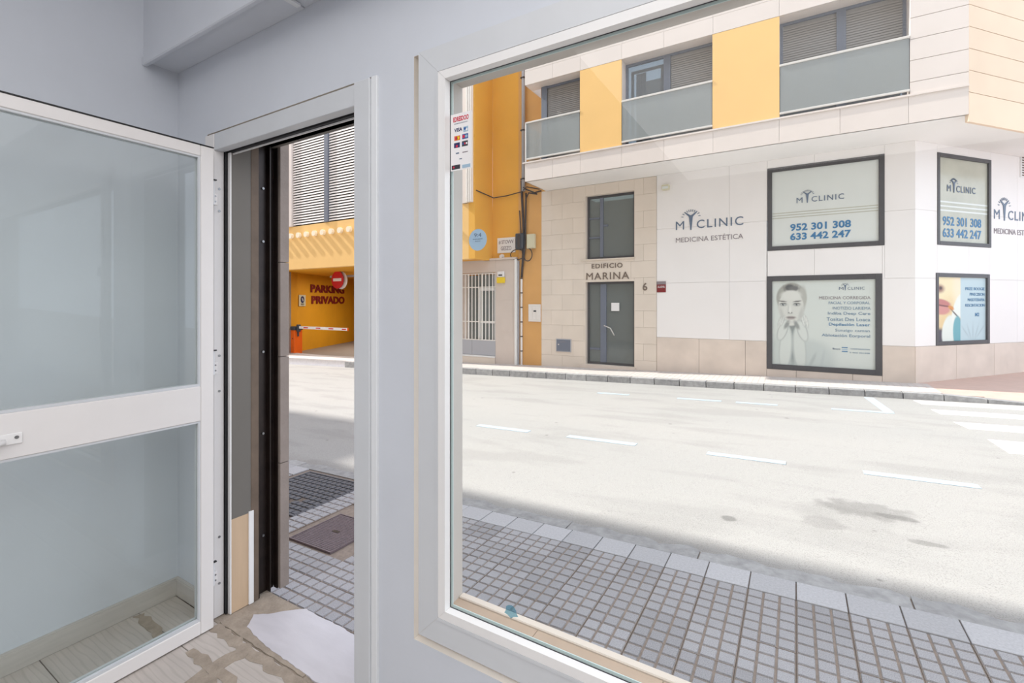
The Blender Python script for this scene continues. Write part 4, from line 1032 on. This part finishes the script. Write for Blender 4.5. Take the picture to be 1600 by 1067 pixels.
q('pane', -8.15, -7.22, .03, .036, -.02, 2.2, m=M_tg, bev=0); q('dark_hall', -8.7, -7.1, .9, 1.0, -.4, 2.62, m=M_lobby, bev=0)
ab = thing('alarm_box', 'small yellow and white alarm box on the beige entrance panel', 'alarm box', (-7.06, YF-.061, 1.96))
box('lower_shell', 0, .26, -.06, 0, 0, .16, M_yline, ab, bev=.02); box('upper_shell', .02, .24, -.055, 0, .162, .32, M_paper, ab, bev=.02); box('emblem', .07, .19, -.06, -.0555, .20, .235, M_dk, ab)
ss = thing('street_sign', 'cream plate with two lines of grey lettering on the yellow wall above the barred entrance', 'sign', (-7.13, YF+.06, 2.80))
box('plate', 0, .58, -.02, 0, 0, .42, M_paper, ss, bev=.003)
text('lettering', '# STOVVV', .05, -.0205, .24, .48, .11, M_gryl, ss, .004, .01); text('lettering', 'GESZO', .12, -.0205, .07, .34, .11, M_gryl, ss, .004, .01)
kn = thing('wall_spotlight', 'small white round wall light under the cream plate on the yellow wall', 'lamp', (-6.98, YF+.06, 2.70))
MB().cyl((0, 0, 0), (0, -.08, 0), .06, 14, .05).obj('lamp_body', M_paper, kn); MB().cyl((0, 0, 0), (0, -.02, 0), .075, 14).obj('mounting_plate', M_wbox, kn)
jb = thing('junction_box', 'dark junction box among the cables on the orange wall strip', 'junction box', (-6.45, YF, 2.86))
box('housing', 0, .24, -.14, 0, 0, .42, M_dbox, jb, bev=.02); box('lid_ridge', .08, .16, -.155, -.141, .03, .39, M_cable, jb, bev=.004)
jb2 = thing('junction_box', 'cream junction box right of the cables on the orange wall strip', 'junction box', (-6.12, YF, 2.86))
box('housing', 0, .24, -.10, 0, 0, .38, M_box, jb2, bev=.012); box('lid_panel', .02, .22, -.106, -.1005, .02, .36, M_box, jb2, bev=.004)
ml = thing('mail_panel', 'white meter panel with small black mark at the foot of the orange wall strip', 'box', (-6.10, YF, .92))
box('plate', 0, .36, -.03, 0, 0, .46, M_wbox, ml, bev=.004)
for i in range(3): box('hatch', .02+.113*i, .125+.113*i, -.036, -.0305, .05, .41, M_wbox, ml, bev=.003)
box('mark', .16, .24, -.039, -.0365, .26, .30, M_dk, ml)
dp = thing('downpipe', 'grey downpipe beside the upper floor of the corner building', 'pipe', (-6.22, YF-.09, 4.4))
MB().cyl((0, 0, 0), (0, 0, 5.5), .05, 12).obj('pipe', M_gpan, dp, smooth=True)
for zz_ in (.3, 1.6, 3.0): box('bracket', -.06, .06, -.06, .085, zz_, zz_+.03, M_cable, dp)
cg = thing('cable_bundle', 'dark utility cables running down the orange strip between the two buildings', 'cables', (0, YF, 0))
MB().tube([(-6.30, -.05, 4.7), (-6.29, -.04, 4.2), (-6.25, -.04, 3.6), (-6.24, -.03, 3.1), (-6.26, -.03, 2.7), (-6.29, -.03, 2.3), (-6.31, -.02, 2.1)], .03, 8).obj('cable', M_cable, cg, smooth=True)
MB().tube([(-6.16, -.05, 4.35), (-6.17, -.05, 3.8), (-6.18, -.05, 3.2), (-6.20, -.06, 2.8), (-6.27, -.05, 2.4)], .022, 8).obj('cable', M_cable, cg, smooth=True)
MB().tube([(-6.36, -.05, 3.9), (-6.33, -.05, 3.5), (-6.30, -.05, 3.0), (-6.24, -.06, 2.6)], .015, 8).obj('cable', M_cable, cg, smooth=True)
MB().tube([(-6.30+.22*math.cos(t)-.12, -.06, 2.72+.14*math.sin(t)) for t in [i*.45 for i in range(14)]], .014, 6).obj('cable_loop', M_cable, cg, smooth=True)
MB().tube([(-6.10+.13*math.cos(t), -.06, 2.70+.17*math.sin(t)) for t in [1.4-i*.4 for i in range(13)]], .014, 6).obj('cable_loop', M_cable, cg, smooth=True)
MB().tube([(-7.29, -.75, 4.42), (-7.25, .03, 4.36), (-6.8, .0, 4.36), (-6.3, -.05, 4.40), (-6.0, -.3, 4.44), (-5.75, -.05, 4.40)], .014, 6).obj('cable', M_cable, cg, smooth=True)
MB().tube([(-6.28, -.05, 4.55), (-6.1, -.2, 4.42), (-5.85, -.15, 4.30), (-5.72, -.02, 4.36)], .02, 6).obj('cable', M_cable, cg, smooth=True)
MB().tube([(-6.16, -.06, 4.2), (-6.05, -.1, 4.33), (-5.8, -.1, 4.27)], .02, 6).obj('cable', M_cable, cg, smooth=True)
cd = thing('cable_conduit', 'white flaking conduit pipe at the foot of the cable bundle', 'pipe', (-6.31, YF-.03, -.25))
for i in range(6): MB().cyl((0, 0, i*.39), (0, 0, i*.39+.36), .028, 10).obj('pipe_section', M_bead if i % 2 else M_wbox, cd); MB().cyl((0, 0, i*.39+.361), (0, 0, i*.39+.389), .035, 10).obj('clamp', M_cable, cd)
cp = thing('conduit', 'thin grey conduit at the right edge of the beige entrance', 'pipe', (-6.40, YF-.03, -.25))
MB().cyl((0, 0, 0), (0, 0, 2.8), .02, 8).obj('pipe', M_gpan, cp)

# ---- our own side of the street: upper part of the shop's building and taller neighbour (they cast the street's shade)
ob = thing('shop_building', 'plain stone-faced upper storeys above the shop', 'building')
box('upper_storeys', -5.5, 9, YI+.0, YO, 3.36, 13.6, M_own, ob); box('upper_block', -5.5, 9, -8, YI-.01, 3.36, 13.6, M_own, ob)
for a, b in ((-32.3, -2.74), (3.61, 9)):
    box('ground_wall', a, b, YI, YO-.002, -1.3, 3.355, M_own, ob)
box('upper_block', -32.3, -5.502, -8, YO, 3.36, 13.6, M_own, ob)
box('foundation', -32.3, 9, YI-.3, YO-.01, -1.4, -.21, M_own, ob)
nb = thing('neighbour_building', 'tall plain building further down our side of the street', 'building')
box('front_block', -75, -32.5, -8, YO, -3, 24.5, M_own, nb)
